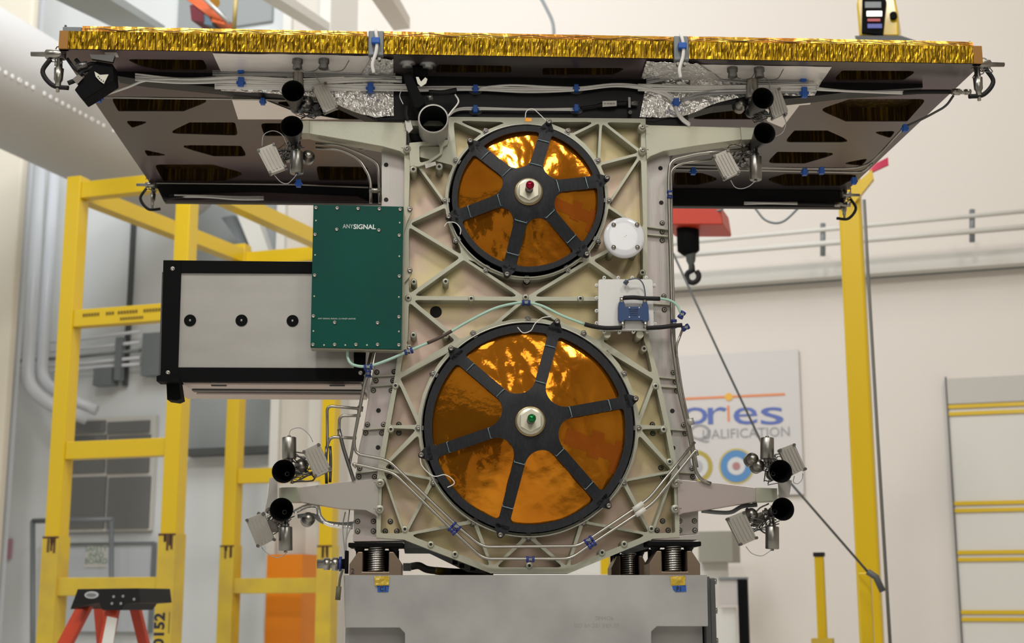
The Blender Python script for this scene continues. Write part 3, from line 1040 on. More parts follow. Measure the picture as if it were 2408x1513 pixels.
def isolator(name_label, cx, y, zb, zt, w=0.118, mark=None, mirror=1):
    """spring isolator: cast bracket with a sawn window, coil spring, rubber feet"""
    t = Thing('spring_isolator', name_label, 'isolator', SAT, (cx, y, zb), 'spring isolators between base block and satellite')
    h = zt - zb
    d = 0.09
    # the cast bracket: U shaped, with slanted horns
    prof = [(-w * .5, 0), (w * .5, 0), (w * .5, h * .36), (w * .41, h * .66), (w * .36, h * .80), (w * .31, h * .80), (w * .34, h * .30), (w * .22, h * .12), (-w * .22, h * .12), (-w * .34, h * .30), (-w * .31, h * .80), (-w * .36, h * .80), (-w * .41, h * .66), (-w * .5, h * .36)]
    prof = [(-w * .5, 0), (w * .5, 0), (w * .5, h * .34), (w * .34, h * .72), (w * .25, h * .72), (w * .25, h * .11), (-w * .25, h * .11), (-w * .25, h * .72), (-w * .34, h * .72), (-w * .5, h * .34)]
    m_ = MB().prism([V((cx + a, y, zb + b)) for a, b in prof], (0, d, 0))
    br = t.part('bracket', m_, M_TAN, bevel=0.002)
    t.part('back_web', MB().box((cx - w * .42, y + d * 0.8, zb + h * 0.1), (cx + w * .42, y + d, zb + h * .8)), M_BLACK)
    t.part('base_disc', MB().cyl((cx, y + d * .35, zb), (cx, y + d * .35, zb + h * .10), 0.022), M_RIB)
    pts = []
    turns = 11.5
    r = 0.0185
    for i in range(int(turns * 14) + 1):
        a = 2 * PI * i / 14
        pts.append(V((cx + r * math.cos(a), y + d * .3 + r * math.sin(a), zb + h * .11 + (h * .80) * i / (turns * 14))))
    t.part('coil_spring', MB().tube(pts, 0.0023, 6), M_SPRING)
    t.part('spring_core', MB().cyl((cx, y + d * .3, zb + h * .1), (cx, y + d * .3, zb + h * .9), 0.014), M_BLACK)
    t.part('top_plate', MB().box((cx - w * .53, y - 0.002, zb + h * .86), (cx + w * .53, y + d + 0.01, zb + h)), M_BLACK, bevel=0.002)
    for s_ in (-1, 1):
        c = V((cx + s_ * w * .33, y + d * .4, zb + h * .86))
        t.part('rubber_foot', MB().lathe(c, (0, 0, -1), [(0, 0.012), (0.004, 0.012), (0.008, 0.009), (0.020, 0.007)], n=16, cap1=True), M_RUB)
        t.part('stud', MB().cyl(c - V((0, 0, h * .52)), c - V((0, 0, 0.018)), 0.0085), mat('copper_stud', (0.22, 0.09, 0.05), 0.4, 0.6))
    if mark:
        t.part('marking', text_mb(mark, 0.017, (cx - w * .435, y - 0.0006, zb + h * .12), extrude=0.0003), M_INK, under=br)
    return t


def iso_px(px0, px1, pyt, y, label, mark=None):
    cx = (S(px0, 1310, y).x + S(px1, 1310, y).x) / 2
    zt = S((px0 + px1) / 2, pyt, y).z
    isolator(label, cx, y, ZB, zt, w=(S(px1, 1310, y).x - S(px0, 1310, y).x), mark=mark)


iso_px(822, 945, 1277, 0.0, 'spring isolator marked 2 under the front left corner of the satellite', '2')
iso_px(1526, 1646, 1274, 0.0, 'spring isolator under the front right corner of the satellite')
iso_px(1437, 1524, 1287, 0.45, 'spring isolator half hidden behind, left of the front right one')


# silver connector and hose at lower left
def connector():
    t = Thing('umbilical_connector', 'silver round connector sticking out left of the spring isolator marked 2', 'connector', SAT, S(790, 1340, 0.03))
    c0, c1 = S(746, 1327, 0.02), S(812, 1327, 0.02)
    ax = c1 - c0
    L = ax.length
    m_ = MB().lathe(c0, ax, [(0, .007), (0.0, .0105), (L * .22, .0105), (L * .24, .014), (L * .45, .014), (L * .47, .010), (L * .52, .010), (L * .54, .0155), (L * .74, .0155), (L * .76, .012), (L, .012)], cap0=True, cap1=True)
    t.part('shell', m_, M_STEEL)
    t.part('coupling_ring', MB().lathe(c0 + ax * .78, ax, [(0, .012), (0, .017), (.006, .017), (.006, .012)]), M_CLAMP)
    t.part('flange', MB().box((c1.x, 0.0, c1.z - 0.022), (c1.x + 0.006, 0.045, c1.z + 0.03)), M_BLACK)
    m_ = MB()
    for k, (a, b) in enumerate((((812, 1205), (806, 1240)), ((822, 1200), (816, 1250)), ((833, 1225), (815, 1265)))):
        m_.tube(catmull(SL([a, b, (810 + k * 2, 1290), (812, 1318)], 0.03)), 0.0016, 6)
    t.part('wires', m_, M_GWIRE)
    m_ = MB(); m_.tube(catmull(SL([(806, 1340), (800, 1360), (797, 1385)], -.045)), 0.003, 6)
    m_.tube(SL([(797, 1380), (794, 1412)], -.045), 0.006, 8)
    t.part('strap', m_, mat('olive_strap', (0.10, 0.09, 0.05), 0.6))
connector()


def harness_under():
    t = Thing('cable_harness', 'grey sleeved harness with yellow tape lying on the block behind the left isolator', 'harness', SAT, S(1000, 1345, 0.2))
    t.part('connector_body', MB().box(S(948, 1325, 0.2), S(966, 1343, 0.2) + V((0, 0.03, 0))), M_GWIRE)
    pts = catmull(SL([(966, 1333), (985, 1331), (1005, 1340), (1040, 1344), (1090, 1347)], 0.2))
    t.part('sleeve', MB().tube(pts, 0.009, 10), mat('sleeve_grey', (0.13, 0.12, 0.105), 0.6))
    t.part('tape_wrap', MB().tube(SL([(1024, 1343), (1046, 1345)], 0.2), 0.0098, 12), mat('amber_wrap', (0.32, 0.20, 0.02), 0.3))
    m_ = MB()
    m_.tube(catmull(SL([(1060, 1345), (1110, 1348), (1160, 1349)], 0.18)), 0.007, 8)
    t.part('black_sleeve', m_, M_BLACK)
harness_under()

# ================================================================== THE SATELLITE
YF, YP = 0.0, 0.05             # rib front plane, pocket floor
ZD = S(1204, 178, 0.0).z       # underside of the deck
sat = Thing('satellite', 'satellite with a gold edged deck, two orange film tank covers and thruster arms', 'satellite', SAT, V((0, 0.15, ZB)))
P = sat.part


def D(px, py, z=None):
    return SAT.atz(px, py, ZD if z is None else z)


# ---- deck
TH = S(1240, 97, D(1240, 138).y).z - ZD
fl, fr, rr_, rl = D(138, 116), D(2308, 151), D(1990, 450), D(352, 430)
yfront = (fl.y + fr.y) / 2
yrear = (rr_.y + rl.y) / 2
xw0, xw1 = (fl.x + rl.x) / 2, (fr.x + rr_.x) / 2
holes_px = [
    [(293, 139), (478, 141), (491, 166), (375, 166), (335, 157)],
    [(261, 230), (503, 234), (432, 262), (278, 262)],
    [(294, 284), (355, 286), (311, 301)],
    [(391, 314), (446, 288), (553, 288), (560, 319)],
    [(408, 341), (567, 343), (582, 368), (503, 368)],
    [(338, 352), (402, 366), (346, 367)],
    [(362, 387), (500, 387), (580, 409), (528, 427), (385, 427)],
    [(612, 290), (722, 290), (722, 320), (622, 320)],
    [(625, 238), (840, 240), (900, 282), (780, 280)],
    [(743, 391), (865, 393), (865, 425), (750, 425)],
    [(1030, 152), (1200, 155), (1205, 172), (1020, 172)],
    [(1275, 160), (1475, 160), (1440, 178), (1275, 178)],
    [(1964, 183), (1980, 166), (2158, 167), (2124, 189), (1966, 190)],
    [(1925, 258), (1999, 233), (2180, 233), (2133, 286), (1989, 286)],
    [(1843, 335), (1868, 307), (1946, 307), (2008, 335)],
    [(2048, 310), (2107, 308), (2093, 325)],
    [(1801, 384), (1828, 357), (1981, 359), (1892, 385)],
    [(1976, 385), (2043, 372), (2026, 390)],
    [(1795, 422), (1848, 409), (2026, 411), (1976, 438), (1845, 438)],
    [(1585, 405), (1650, 407), (1697, 422), (1640, 436), (1585, 436)],
    [(1610, 281), (1694, 253), (1780, 253), (1800, 281)],
]
outer = [fl, fr, rr_, rl]
loops = []
for h in holes_px:
    loops.append([D(p[0], p[1]) for p in roundp(h, 7)])
m_ = MB()
m_.prism(outer, (0, 0, 0.003), holes=loops, back=False)
deck = P('deck_skin', m_, M_SKIN, label='dark satin underside of the deck with cut-out windows')
for lp in loops:
    core = MB()
    n = len(lp)
    vs = [p + V((0, 0, 0.0025)) for p in lp] + [p + V((0, 0, TH - 0.004)) for p in lp]
    core.add(vs, [(i, (i + 1) % n, (i + 1) % n + n, i + n) for i in range(n)])
    tr = tessellate_polygon([lp])
    core.add([p + V((0, 0, TH - 0.004)) for p in lp], [tuple(t) for t in tr])
    P('honeycomb_pocket', core, M_GOLDD, under=deck)
m_ = MB()
m_.prism([p + V((0, 0, TH - 0.003)) for p in outer], (0, 0, 0.003))
P('deck_top', m_, M_SKIN, under=deck)
m_ = MB()
ins = 0.006
m_.box((xw0 + ins, yrear - 0.01, ZD + 0.003), (xw1 - ins, yrear - 0.004, ZD + TH - 0.003))
m_.box((xw0 + ins, yfront + 0.02, ZD + 0.003), (xw0 + ins + .004, yrear - .02, ZD + TH - .003))
P('side_closeout', m_, M_COPPER, under=deck)


def edge_line(px, top, dy=0.0):
    """point on the front edge line of the deck"""
    k = (px - 138) / (2308 - 138)
    p = fl.lerp(fr, k)
    # exact column under px
    q = SAT.at(px, 130, p.y)
    return V((q.x, p.y + dy, ZD + (TH if top else 0)))


def gold_strip(a, b, seed):
    """pleated tape along the front edge"""
    rnd = random.Random(seed)
    p0, p1 = edge_line(a, False), edge_line(b, False)
    L = (p1 - p0).length
    n = int(L / 0.0032)
    rows = 5
    vs, fs = [], []
    ph = [rnd.uniform(-1, 1) for _ in range(n + 1)]
    for j in range(rows + 1):
        for i in range(n + 1):
            p = p0.lerp(p1, i / n)
            e = 1.0 if 0 < j < rows else 0.15
            d = (ph[i] * 0.0016 + rnd.uniform(-1, 1) * 0.0007) * e
            if rnd.random() < 0.25 and 0 < j < rows:
                ph[i] = rnd.uniform(-1, 1)
            vs.append(V((p.x, p.y - 0.004 + d, ZD + TH * j / rows)))
    W = n + 1
    fs = [(j * W + i, j * W + i + 1, (j + 1) * W + i + 1, (j + 1) * W + i) for j in range(rows) for i in range(n)]
    m_ = MB().add(vs, fs)
    # back side so that the tape has a body
    m_.box((p0.x, min(p0.y, p1.y) + 0.002, ZD + 0.001), (p1.x, max(p0.y, p1.y) + 0.006, ZD + TH - 0.001))
    return m_


for k, (a, b) in enumerate(((158, 865), (903, 1583), (1620, 2288))):
    P('gold_edge_tape', gold_strip(a, b, k), M_GOLD, label='pleated gold tape along the front edge of the deck')
for (a, b) in ((138, 159), (2287, 2308)):
    p0, p1 = edge_line(a, False), edge_line(b, True)
    P('edge_end_tape', MB().box((p0.x, p0.y - 0.006, ZD), (p1.x, p0.y + 0.01, ZD + TH)), M_COPPER)
for (a, b) in ((866, 902), (1584, 1619)):
    p0, p1 = edge_line(a, False), edge_line(b, True)
    jp = P('joint_plate', MB().box((p0.x, p0.y - 0.010, ZD - 0.006), (p1.x, p0.y + 0.01, ZD + TH + 0.012)), M_GREY, bevel=0.003)
    c = (p0 + p1) / 2
    w1 = MB()
    y = c.y - 0.018
    z0 = ZD + TH
    w1.tube(catmull([V((c.x - .002, c.y, z0 + .022)), V((c.x, y, z0 + .004)), V((c.x + .003, y - .002, z0 - .02)), V((c.x + .001, y, ZD - .002)), V((c.x - .007, y + .004, ZD - .03)), V((c.x - .004, y + .01, ZD - .05))]), [0.0012, 0.002, 0.003, 0.0035, 0.004] + [0.0042] * 40, 8)
    P('joint_cable', w1, M_WIRE, under=jp)
    P('cable_tie', MB().box((c.x - .010, y - .010, ZD + .018), (c.x + .010, y + .006, ZD + .033)), M_TIE, under=jp, bevel=0.002)
    w1 = MB()
    for s_ in (-1, 1):
        w1.cyl(V((c.x + s_ * .008, c.y - .004, ZD - .012)), V((c.x + s_ * .008, c.y + .01, ZD - .012)), .004, n=10)
    P('joint_screw', w1, M_BOLT, under=jp)

# amber film rolls lying along the top of the edge
for k, (a, b) in enumerate(((190, 862), (888, 1585), (1600, 2290))):
    p0, p1 = edge_line(a, True), edge_line(b, True)
    n = 140
    top, bot = [], []
    for i in range(n + 1):
        t = i / n
        p = p0.lerp(p1, t)
        w = math.sin(t * 26 + k) * 0.0022
        bot.append(p + V((0, -0.0045, 0.0 + w * 0.2)))
        top.append(p + V((0, -0.001, 0.0145 - 0.0015 * t)))
    f_ = P('film_roll', MB().ruled(top, bot, n, 4, amp=0.002, sc=22, thick=(0, 0.10, 0), seed=k * 3.1), M_AMBER)
    wv = []
    for i in range(60):
        t = i / 59
        p = p0.lerp(p1, 0.01 + t * 0.98)
        wv.append(p + V((0, -0.0065, 0.0045 + 0.0030 * math.sin(t * 36 + k * 2))))
    P('dark_lead', MB().tube(wv, 0.0010, 5), mat('dark_lead', (0.05, 0.022, 0.006), 0.4), under=f_)
P('corner_fitting', MB().box(edge_line(143, True) + V((0, 0.0, 0)), edge_line(188, True) + V((0, 0.05, 0.013))), M_GREY, bevel=0.002)
P('corner_post', MB().tube([edge_line(147, True) + V((0, .01, 0)), edge_line(147, True) + V((0, .01, .020))], 0.003, 8), M_DSTEEL)
P('corner_post', MB().tube([edge_line(2286, True) + V((0, .01, 0)), edge_line(2286, True) + V((0, .01, .018))], 0.003, 8), M_DSTEEL)

# ---- pale foil lying on the deck underside
zq = ZD - 0.0022
def DQ(px, py, dz=0.0):
    return SAT.atz(px, py, zq - dz)
m_ = MB()
m_.ruled([DQ(500, 126), DQ(870, 132)], [DQ(524, 178), DQ(870, 182)], 60, 12, amp=0.0012, sc=16, nrm=(0, 0, -1), thick=(0, 0, 0.001))
P('pale_blanket', m_, M_CREAM, under=deck)
m_ = MB()
m_.prism([DQ(538, 212), DQ(626, 237), DQ(690, 262), DQ(800, 281), DQ(560, 281)], (0, 0, 0.001))
P('pale_blanket', m_, M_CREAM, under=deck)
m_ = MB()
m_.ruled([DQ(1625, 152), DQ(1956, 158)], [DQ(1625, 196), DQ(1930, 196)], 60, 12, amp=0.0012, sc=16, nrm=(0, 0, -1), thick=(0, 0, 0.001))
P('pale_blanket', m_, M_CREAM, under=deck)
m_ = MB()
m_.prism([DQ(1700, 222), DQ(1913, 222), DQ(1905, 246), DQ(1880, 248), DQ(1840, 300), DQ(1805, 286), DQ(1788, 250), DQ(1692, 250), DQ(1612, 279), DQ(1612, 262)], (0, 0, 0.001))
P('pale_blanket', m_, M_CREAM, under=deck)

# ---- front beam under the deck, and its silver wrap
YBm = 0.012
def beam_pts(tops, bots, y, dy, mb=None):
    mb = mb or MB()
    q = [S(p[0], p[1], y) for p in tops] + [S(p[0], p[1], y) for p in reversed(bots)]
    for p in q[:len(tops)]:
        p.z = ZD
    return mb.prism(q, (0, dy, 0))


bm_ = beam_pts([(272, 168), (520, 168), (925, 172), (1510, 180), (1930, 190), (2140, 196), (2170, 205)],
               [(272, 178), (335, 188), (520, 207), (545, 215), (760, 226), (880, 282), (1540, 286), (1680, 250), (1915, 226), (2000, 216), (2170, 206)], YBm, 0.05)
beam = P('front_beam', bm_, M_BEAM, bevel=0.002, label='black beam under the deck carrying the wire bundles')
def topz(q):
    for p in q:
        p.z = ZD - .001
    return q


m_ = MB().ruled(topz(SL([(505, 166), (700, 170), (905, 172), (925, 172)], YBm - 0.006)), SL([(520, 213), (620, 217), (760, 229), (830, 262), (883, 276), (926, 272)], YBm - 0.006), 190, 34, amp=0.0055, sc=42, thick=(0, 0.004, 0))
P('silver_wrap', m_, M_FOIL, under=beam, label='crinkled silver foil on the left half of the beam')
m_ = MB().ruled(topz(SL([(1522, 182), (1620, 184), (1770, 187), (1932, 191)], YBm - 0.006)), SL([(1504, 276), (1600, 276), (1690, 240), (1760, 226), (1916, 224)], YBm - 0.006), 190, 34, amp=0.0055, sc=42, thick=(0, 0.004, 0), seed=9)
P('silver_wrap', m_, M_FOIL, under=beam, label='crinkled silver foil on the right half of the beam')
# foil that runs from the beam to the deck front, beside the joints
m_ = MB().ruled([DQ(872, 140, .004), DQ(925, 140, .004)], [DQ(850, 176, .004), DQ(925, 176, .004)], 30, 20, amp=0.004, sc=60, nrm=(0, 0, -1), thick=(0, 0, 0.001))
P('silver_wrap', m_, M_FOIL, under=deck)
m_ = MB().ruled([DQ(1520, 146, .004), DQ(1640, 150, .004)], [DQ(1508, 184, .004), DQ(1700, 190, .004)], 60, 20, amp=0.004, sc=60, nrm=(0, 0, -1), thick=(0, 0, 0.001), seed=4)
P('silver_wrap', m_, M_FOIL, under=deck)
# centre box over the bus
m_ = MB().box((S(888, 250, .0).x, 0.014, S(1200, 284, 0).z), (S(1620, 250, 0).x, 0.4, ZD))
P('bus_top_box', m_, M_BEAM)
# rear beam
yb = yrear - 0.055
m_ = beam_pts([(362, 440), (1990, 455)], [(385, 474), (1200, 482), (1988, 488)], yrear - 0.012, 0.03)
P('rear_beam', m_, M_BEAM, bevel=0.003)
m_ = MB().prism(SL([(398, 458), (600, 452), (840, 462), (868, 475), (392, 472)], yrear - 0.017), (0, 0.004, 0))
P('rear_beam_face', m_, M_SKIN)


def wires(name, pts_list, r, y, mm, under=None, smooth=6, jitter=0.0, n=6):
    m_ = MB()
    for k, pl in enumerate(pts_list):
        q = []
        for i, p in enumerate(pl):
            yy = p[2] if len(p) > 2 else y
            v = S(p[0], p[1], yy)
            q.append(v)
        m_.tube(catmull(q, smooth), r, n)
    return P(name, m_, mm, under=under)


def bundle(name, path, y, n, spread, r, mm, seed=0, under=None):
    rnd = random.Random(seed)
    m_ = MB()
    for k in range(n):
        q = []
        o = (k - (n - 1) / 2) * spread
        for i, p in enumerate(path):
            q.append(S(p[0], p[1] + o + rnd.uniform(-.35, .35) * spread * 1.6, (p[2] if len(p) > 2 else y) - rnd.uniform(0, 0.005)))
        m_.tube(catmull(q, 5), r, 6)
    return P(name, m_, mm, under=under)


def tie(px, py, y, w=.011, h=.018, mm=None, d=.014, name='cable_tie', under=None):
    c = S(px, py, y)
    m_ = MB().box(c - V((w / 2, d / 2, h / 2)), c + V((w / 2, d / 2, h / 2)))
    m_.box(c - V((w * .8, d / 2 - .003, h * .18)), c + V((w * .8, d / 2, h * .1)))
    return P(name, m_, mm or M_TIE, under=under, bevel=0.001)


YW = YBm - 0.014
w = bundle('wire_bundle', [(318, 181), (430, 190), (560, 186), (700, 192), (870, 186), (945, 186)], YW, 5, 3.0, 0.0024, M_WIRE, 1)
bundle('wire_bundle', [(500, 168), (620, 170), (760, 172), (872, 174), (930, 180)], YW, 5, 3.4, 0.0024, M_GWIRE, 2)
bundle('wire_bundle', [(505, 200), (620, 203), (780, 206), (872, 206), (965, 207)], YW, 5, 3.0, 0.0025, M_WIRE, 3)
bundle('wire_bundle', [(975, 209), (1118, 208), (1240, 212), (1355, 208), (1440, 200), (1500, 204), (1560, 220), (1590, 240)], YW, 3, 3.2, 0.0027, M_WIRE, 4)
bundle('wire_bundle', [(1130, 206), (1200, 200), (1290, 204), (1355, 207)], YW, 1, 1, 0.0027, M_WIRE, 5)
bundle('wire_bundle', [(1050, 276), (1075, 258), (1118, 256), (1240, 258), (1350, 257)], YW, 2, 2.5, 0.0022, M_WIRE, 6)
bundle('wire_bundle', [(1500, 206), (1620, 208), (1760, 208), (1890, 207), (1920, 206)], YW, 5, 3.2, 0.0025, M_WIRE, 7)
bundle('wire_bundle', [(1520, 190), (1620, 172), (1700, 184), (1790, 192), (1900, 190)], YW, 5, 3.0, 0.0024, M_GWIRE, 8)
bundle('wire_bundle', [(1600, 238), (1650, 222), (1730, 216), (1890, 214)], YW, 3, 3.2, 0.0025, M_GWIRE, 9)
bundle('wire_bundle', [(1588, 240), (1592, 262), (1605, 280), (1622, 294)], YW, 3, 3.0, 0.0035, M_WIRE, 10)
bundle('wire_bundle', [(1920, 209), (1990, 214), (2060, 217), (2125, 218)], YW, 2, 2.6, 0.0030, M_WIRE, 11)
bundle('wire_bundle', [(250, 222), (300, 205), (345, 190), (420, 186)], YW, 1, 2.0, 0.003, M_WIRE, 12)
bundle('wire_bundle', [(410, 462, yrear - .03), (480, 462, yrear - .03), (560, 466, yrear - .03), (620, 466, yrear - .03)], 0, 3, 2.0, 0.003, M_WIRE, 13)
bundle('wire_bundle', [(1750, 478, yrear - .03), (1810, 478, yrear - .03), (1875, 479, yrear - .03)], 0, 2, 2.0, 0.003, M_WIRE, 14)
m_ = MB().tube(catmull(SL([(2122, 218), (2170, 216), (2235, 216)], YW)), 0.0058, 10)
P('black_sleeve', m_, M_RUB)
m_ = MB().tube(catmull(SL([(1875, 479), (1920, 480), (1968, 481)], yrear - .03)), 0.0058, 10)
P('black_sleeve', m_, M_RUB)
m_ = MB().tube(catmull(SL([(385, 468), (430, 462), (475, 461)], yrear - .03)), 0.006, 10)
P('black_sleeve', m_, M_RUB)
m_ = MB().tube(catmull(SL([(1365, 254), (1410, 248), (1450, 244), (1475, 243)], YW)), [0.0035] * 6 + [0.006] * 20, 10)
P('black_sleeve', m_, M_RUB)
q = SL([(1417, 238), (1450, 237), (1450, 249), (1417, 251)], YW - .008)
cl = P('cable_label', MB().prism(q, (0, .002, 0)), M_DOOR)
P('lettering', text_mb('W 2018E.02', 0.0055, S(1433, 244, YW - .0085), angle=0.03, extrude=.0001), M_INK, under=cl)
m_ = MB().tube(SL([(1476, 243), (1500, 243)], YW), 0.0075, 12)
m_.box(S(1476, 232, YW), S(1482, 256, YW) + V((0, -.01, 0)))
m_.cyl(S(1482, 264, YW + .01), S(1482, 264, YW - .008), .005)
P('connector', m_, M_DSTEEL)
for (px, py) in ((1118, 209), (1355, 208), (1118, 257), (1355, 255)):
    o = tie(px, py, YW - .004)
    c = S(px, py + 6, YBm - .003)
    m_ = MB(); m_.prism([c + V((.016 * math.cos(a), 0, .008 * math.sin(a))) for a in [2 * PI * k / 20 for k in range(20)]], (0, .003, 0))
    P('tie_pad', m_, M_DGREY, under=o)
for (px, py, h) in ((567, 161, .026), (567, 194, .024), (871, 207, .024), (1590, 241, .018), (1888, 178, .034), (1891, 218, .026)):
    tie(px, py, YW - .006, h=h, w=.014)
tie(230, 230, -.02, h=.022, w=.016)
tie(618, 239, .04, h=.016)

# ---- bus body behind the face
x0, x1 = S(958, 700, 0.07).x, S(1515, 700, 0.07).x
m_ = MB().box((x0, YP + 0.014, S(1200, 1290, .07).z), (x1, 0.40, S(1200, 283, 0.0).z))
P('bus_body', m_, M_GREY)

# ---- front panel with its pockets
c1, c2 = (1239, 471), (1243, 1007)
R1, R2 = 189.5, 256.5
YS = 0.978


def cp1(a, r=R1):
    return (c1[0] + r * math.cos(math.radians(a)), c1[1] - r * YS * math.sin(math.radians(a)))


def cp2(a, r=R2):
    return (c2[0] + r * math.cos(math.radians(a)), c2[1] - r * .995 * math.sin(math.radians(a)))


T = (1413, 284); T2 = (1066, 281); TR = (1511, 286); TL = (1063, 281)
Rn = (1510, 360); Ln = (962, 360)
R2n = (1516, 543); L1 = (957, 526); R4 = (1517, 703); L2 = (957, 701); Mid = (1236, 703)
NR = (1386, 612); NL = (1090, 606)
SLn = (1078, 801); SRn = (1410, 803)
VL = (935, 888); VR = (1542, 890); UL = (914, 1004); UR = (1567, 1005); WL = (897, 1103); WR = (1586, 1108)
XL = (952, 1258); XR = (1532, 1258); YL = (1158, 1338); YR = (1334, 1338); CLn = (892, 1258); CRn = (1591, 1257)
arc1 = lambda a, b, s=9: [cp1(x) for x in ([a] + [y for y in range(-360, 361, s) if min(a, b) < y < max(a, b)][::(1 if b > a else -1)] + [b])]
arc2 = lambda a, b, s=9: [cp2(x) for x in ([a] + [y for y in range(-360, 361, s) if min(a, b) < y < max(a, b)][::(1 if b > a else -1)] + [b])]
pockets = [
    [T] + arc1(56, 76) + [(1300, 284)],
    [T] + arc1(27, 56),
    [T, Rn, cp1(27)],
    [T, TR, Rn],
    [Rn] + arc1(-4, 27),
    [Rn, R2n, cp1(-4)],
    [R2n, NR] + arc1(-40, -4),
    [R2n, R4, NR],
    [NR, R4, Mid],
    [Mid, NR] + arc1(-50, -130)[0:] + [NL],
    [TL] + [(1180, 284)] + arc1(104, 122),
    [TL] + arc1(122, 152),
    [Ln] + arc1(153, 183) ,
    [Ln, cp1(183), L1],
    [L1, cp1(184)] + arc1(190, 215) + [NL],
    [L1, NL, L2],
    [NL, Mid, L2],
    [L2, Mid] + arc2(108, 126) + [SLn],
    [Mid] + arc2(72, 108),
    [Mid, R4, SRn] + arc2(54, 72),
    [L2, SLn, VL, (944, 822), (954, 800)],
    [R4, SRn, VR, (1529, 830), (1519, 800)],
    [VL] + arc2(133, 178),
    [VR] + arc2(47, 2),
    [VL, cp2(179), UL],
    [VR, cp2(1), UR],
    [UL, cp2(180), WL],
    [UR, cp2(0), WR],
    [WL] + arc2(182, 208),
    [WR] + arc2(-2, -29),
    [WL, cp2(208), XL],
    [WR, cp2(-29), XR],
    [WL, XL, CLn],
    [WR, XR, CRn],
    [XL] + arc2(209, 239),
    [XR] + arc2(-30, -60),
    [XL, cp2(240), YL],
    [XR, cp2(-60), YR],
    [YL] + arc2(241, 269),
    [YR] + arc2(-61, -89),
    [YL, cp2(270), YR],
]
outline = [(1052, 275), (1518, 279), (1521, 380), (1523, 700), (1526, 800), (1550, 888), (1575, 1003), (1593, 1100), (1598, 1130), (1598, 1264), (1535, 1268), (1338, 1349), (1154, 1349), (950, 1270), (885, 1265), (886, 1130), (889, 1100), (906, 1000), (928, 888), (937, 822), (948, 795), (950, 520), (951, 345), (1052, 345)]
op = SL(outline, YF)
hl = []
thin = {2, 3, 4, 5, 10, 11, 12, 13}
for i, pk in enumerate(pockets):
    d = 3.0 if i < 17 else 3.0
    if i in (8, 16, 15, 7, 17, 19, 20, 21, 22, 23):
        d = 4.6
    q = roundp(inset(pk, d), 5)
    hl.append(SL(q, YF))
hl.append(SL(circ(c1[0], c1[1], 184, 72, 184 * YS), YF))
hl.append(SL(circ(c2[0], c2[1], 250.5, 72, 250.5 * .995), YF))
m_ = MB().prism(op, (0, YP - YF, 0), holes=hl, back=False)
panel = P('front_panel', m_, M_RIB, label='greenish alodined panel milled with triangular pockets')
m_ = MB().prism([p + V((0, YP - 0.0005, 0)) for p in op], (0, 0.012, 0))
P('pocket_floor', m_, M_FLOOR, under=panel, label='tan and pink iridescent floor of the pockets')
# stiffener flange around both tank openings
for (cc, rr, fn) in ((c1, 187, cp1), (c2, 253.5, cp2)):
    cen = S(cc[0], cc[1], -0.006)
    ra = (S(cc[0] + rr, cc[1], -0.006) - cen).length
    m_ = MB().lathe(cen + V((0, .03, 0)), (0, -1, 0), [(0, ra + .001), (0.028, ra), (0.034, ra), (0.034, ra - .0025), (0.02, ra - .0025), (0, ra - .0025)], n=120)
    P('flange_ring', m_, mat('bright_rim', (0.62, 0.62, 0.54), 0.35, 0.5), under=panel)


def boss(px, py, r=.0078, y0=YF - .003, h=None, screw=True, name='boss'):
    c = S(px, py, y0)
    m_ = MB()
    m_.lathe(c, (0, 1, 0), [(0, r * .45), (0, r), (0.001, r), (YP - y0, r)], n=18)
    b = P(name, m_, M_RIB, under=panel)
    m_ = MB()
    m_.lathe(c + V((0, .0008, 0)), (0, 1, 0), [(0, .0001), (0, r * .5)], n=12)
    P('socket', m_, M_HOLE, under=panel)
    return b


for p in ((1048, 662), (1108, 702), (1365, 702), (973, 663), (972, 788), (960, 701), (1511, 641), (1515, 820), (1542, 908), (1561, 1010), (1575, 1086), (930, 907), (919, 1010), (952, 1245), (1532, 1244), (1013, 1281), (1070, 1304), (1416, 1300), (1468, 1280), (1245, 1331), (1048, 789), (1236, 699)):
    boss(*p)
hole = S(1025, 734, YP - .0012)
P('cable_hole', MB().cyl(hole, hole + V((0, .001, 0)), .0145, n=24), M_HOLE, under=panel)

bolts = [(886, 876), (927, 875), (884, 896), (924, 896), (878, 919), (920, 919), (864, 999), (902, 999), (860, 1019), (898, 1019), (938, 999), (938, 1019), (846, 1102), (920, 1101), (844, 1122), (881, 1122), (916, 1122), (841, 1227), (878, 1227), (918, 1227), (841, 1250), (878, 1250), (906, 1250), (933, 1250),
         (1583, 877), (1588, 899), (1591, 920), (1607, 1000), (1611, 1020), (1575, 1020), (1534, 999), (1535, 1020), (1554, 1101), (1592, 1100), (1627, 1102), (1558, 1122), (1629, 1122), (1633, 1226), (1598, 1226), (1558, 1226), (1634, 1248), (1598, 1248), (1571, 1248), (1545, 1248),
         (1557, 525), (1557, 546), (1557, 566), (1561, 697), (1562, 729)]
dark = [(890, 966), (889, 1053), (1581, 967), (1583, 1054), (1553, 396), (1555, 477), (908, 388), (908, 470)]


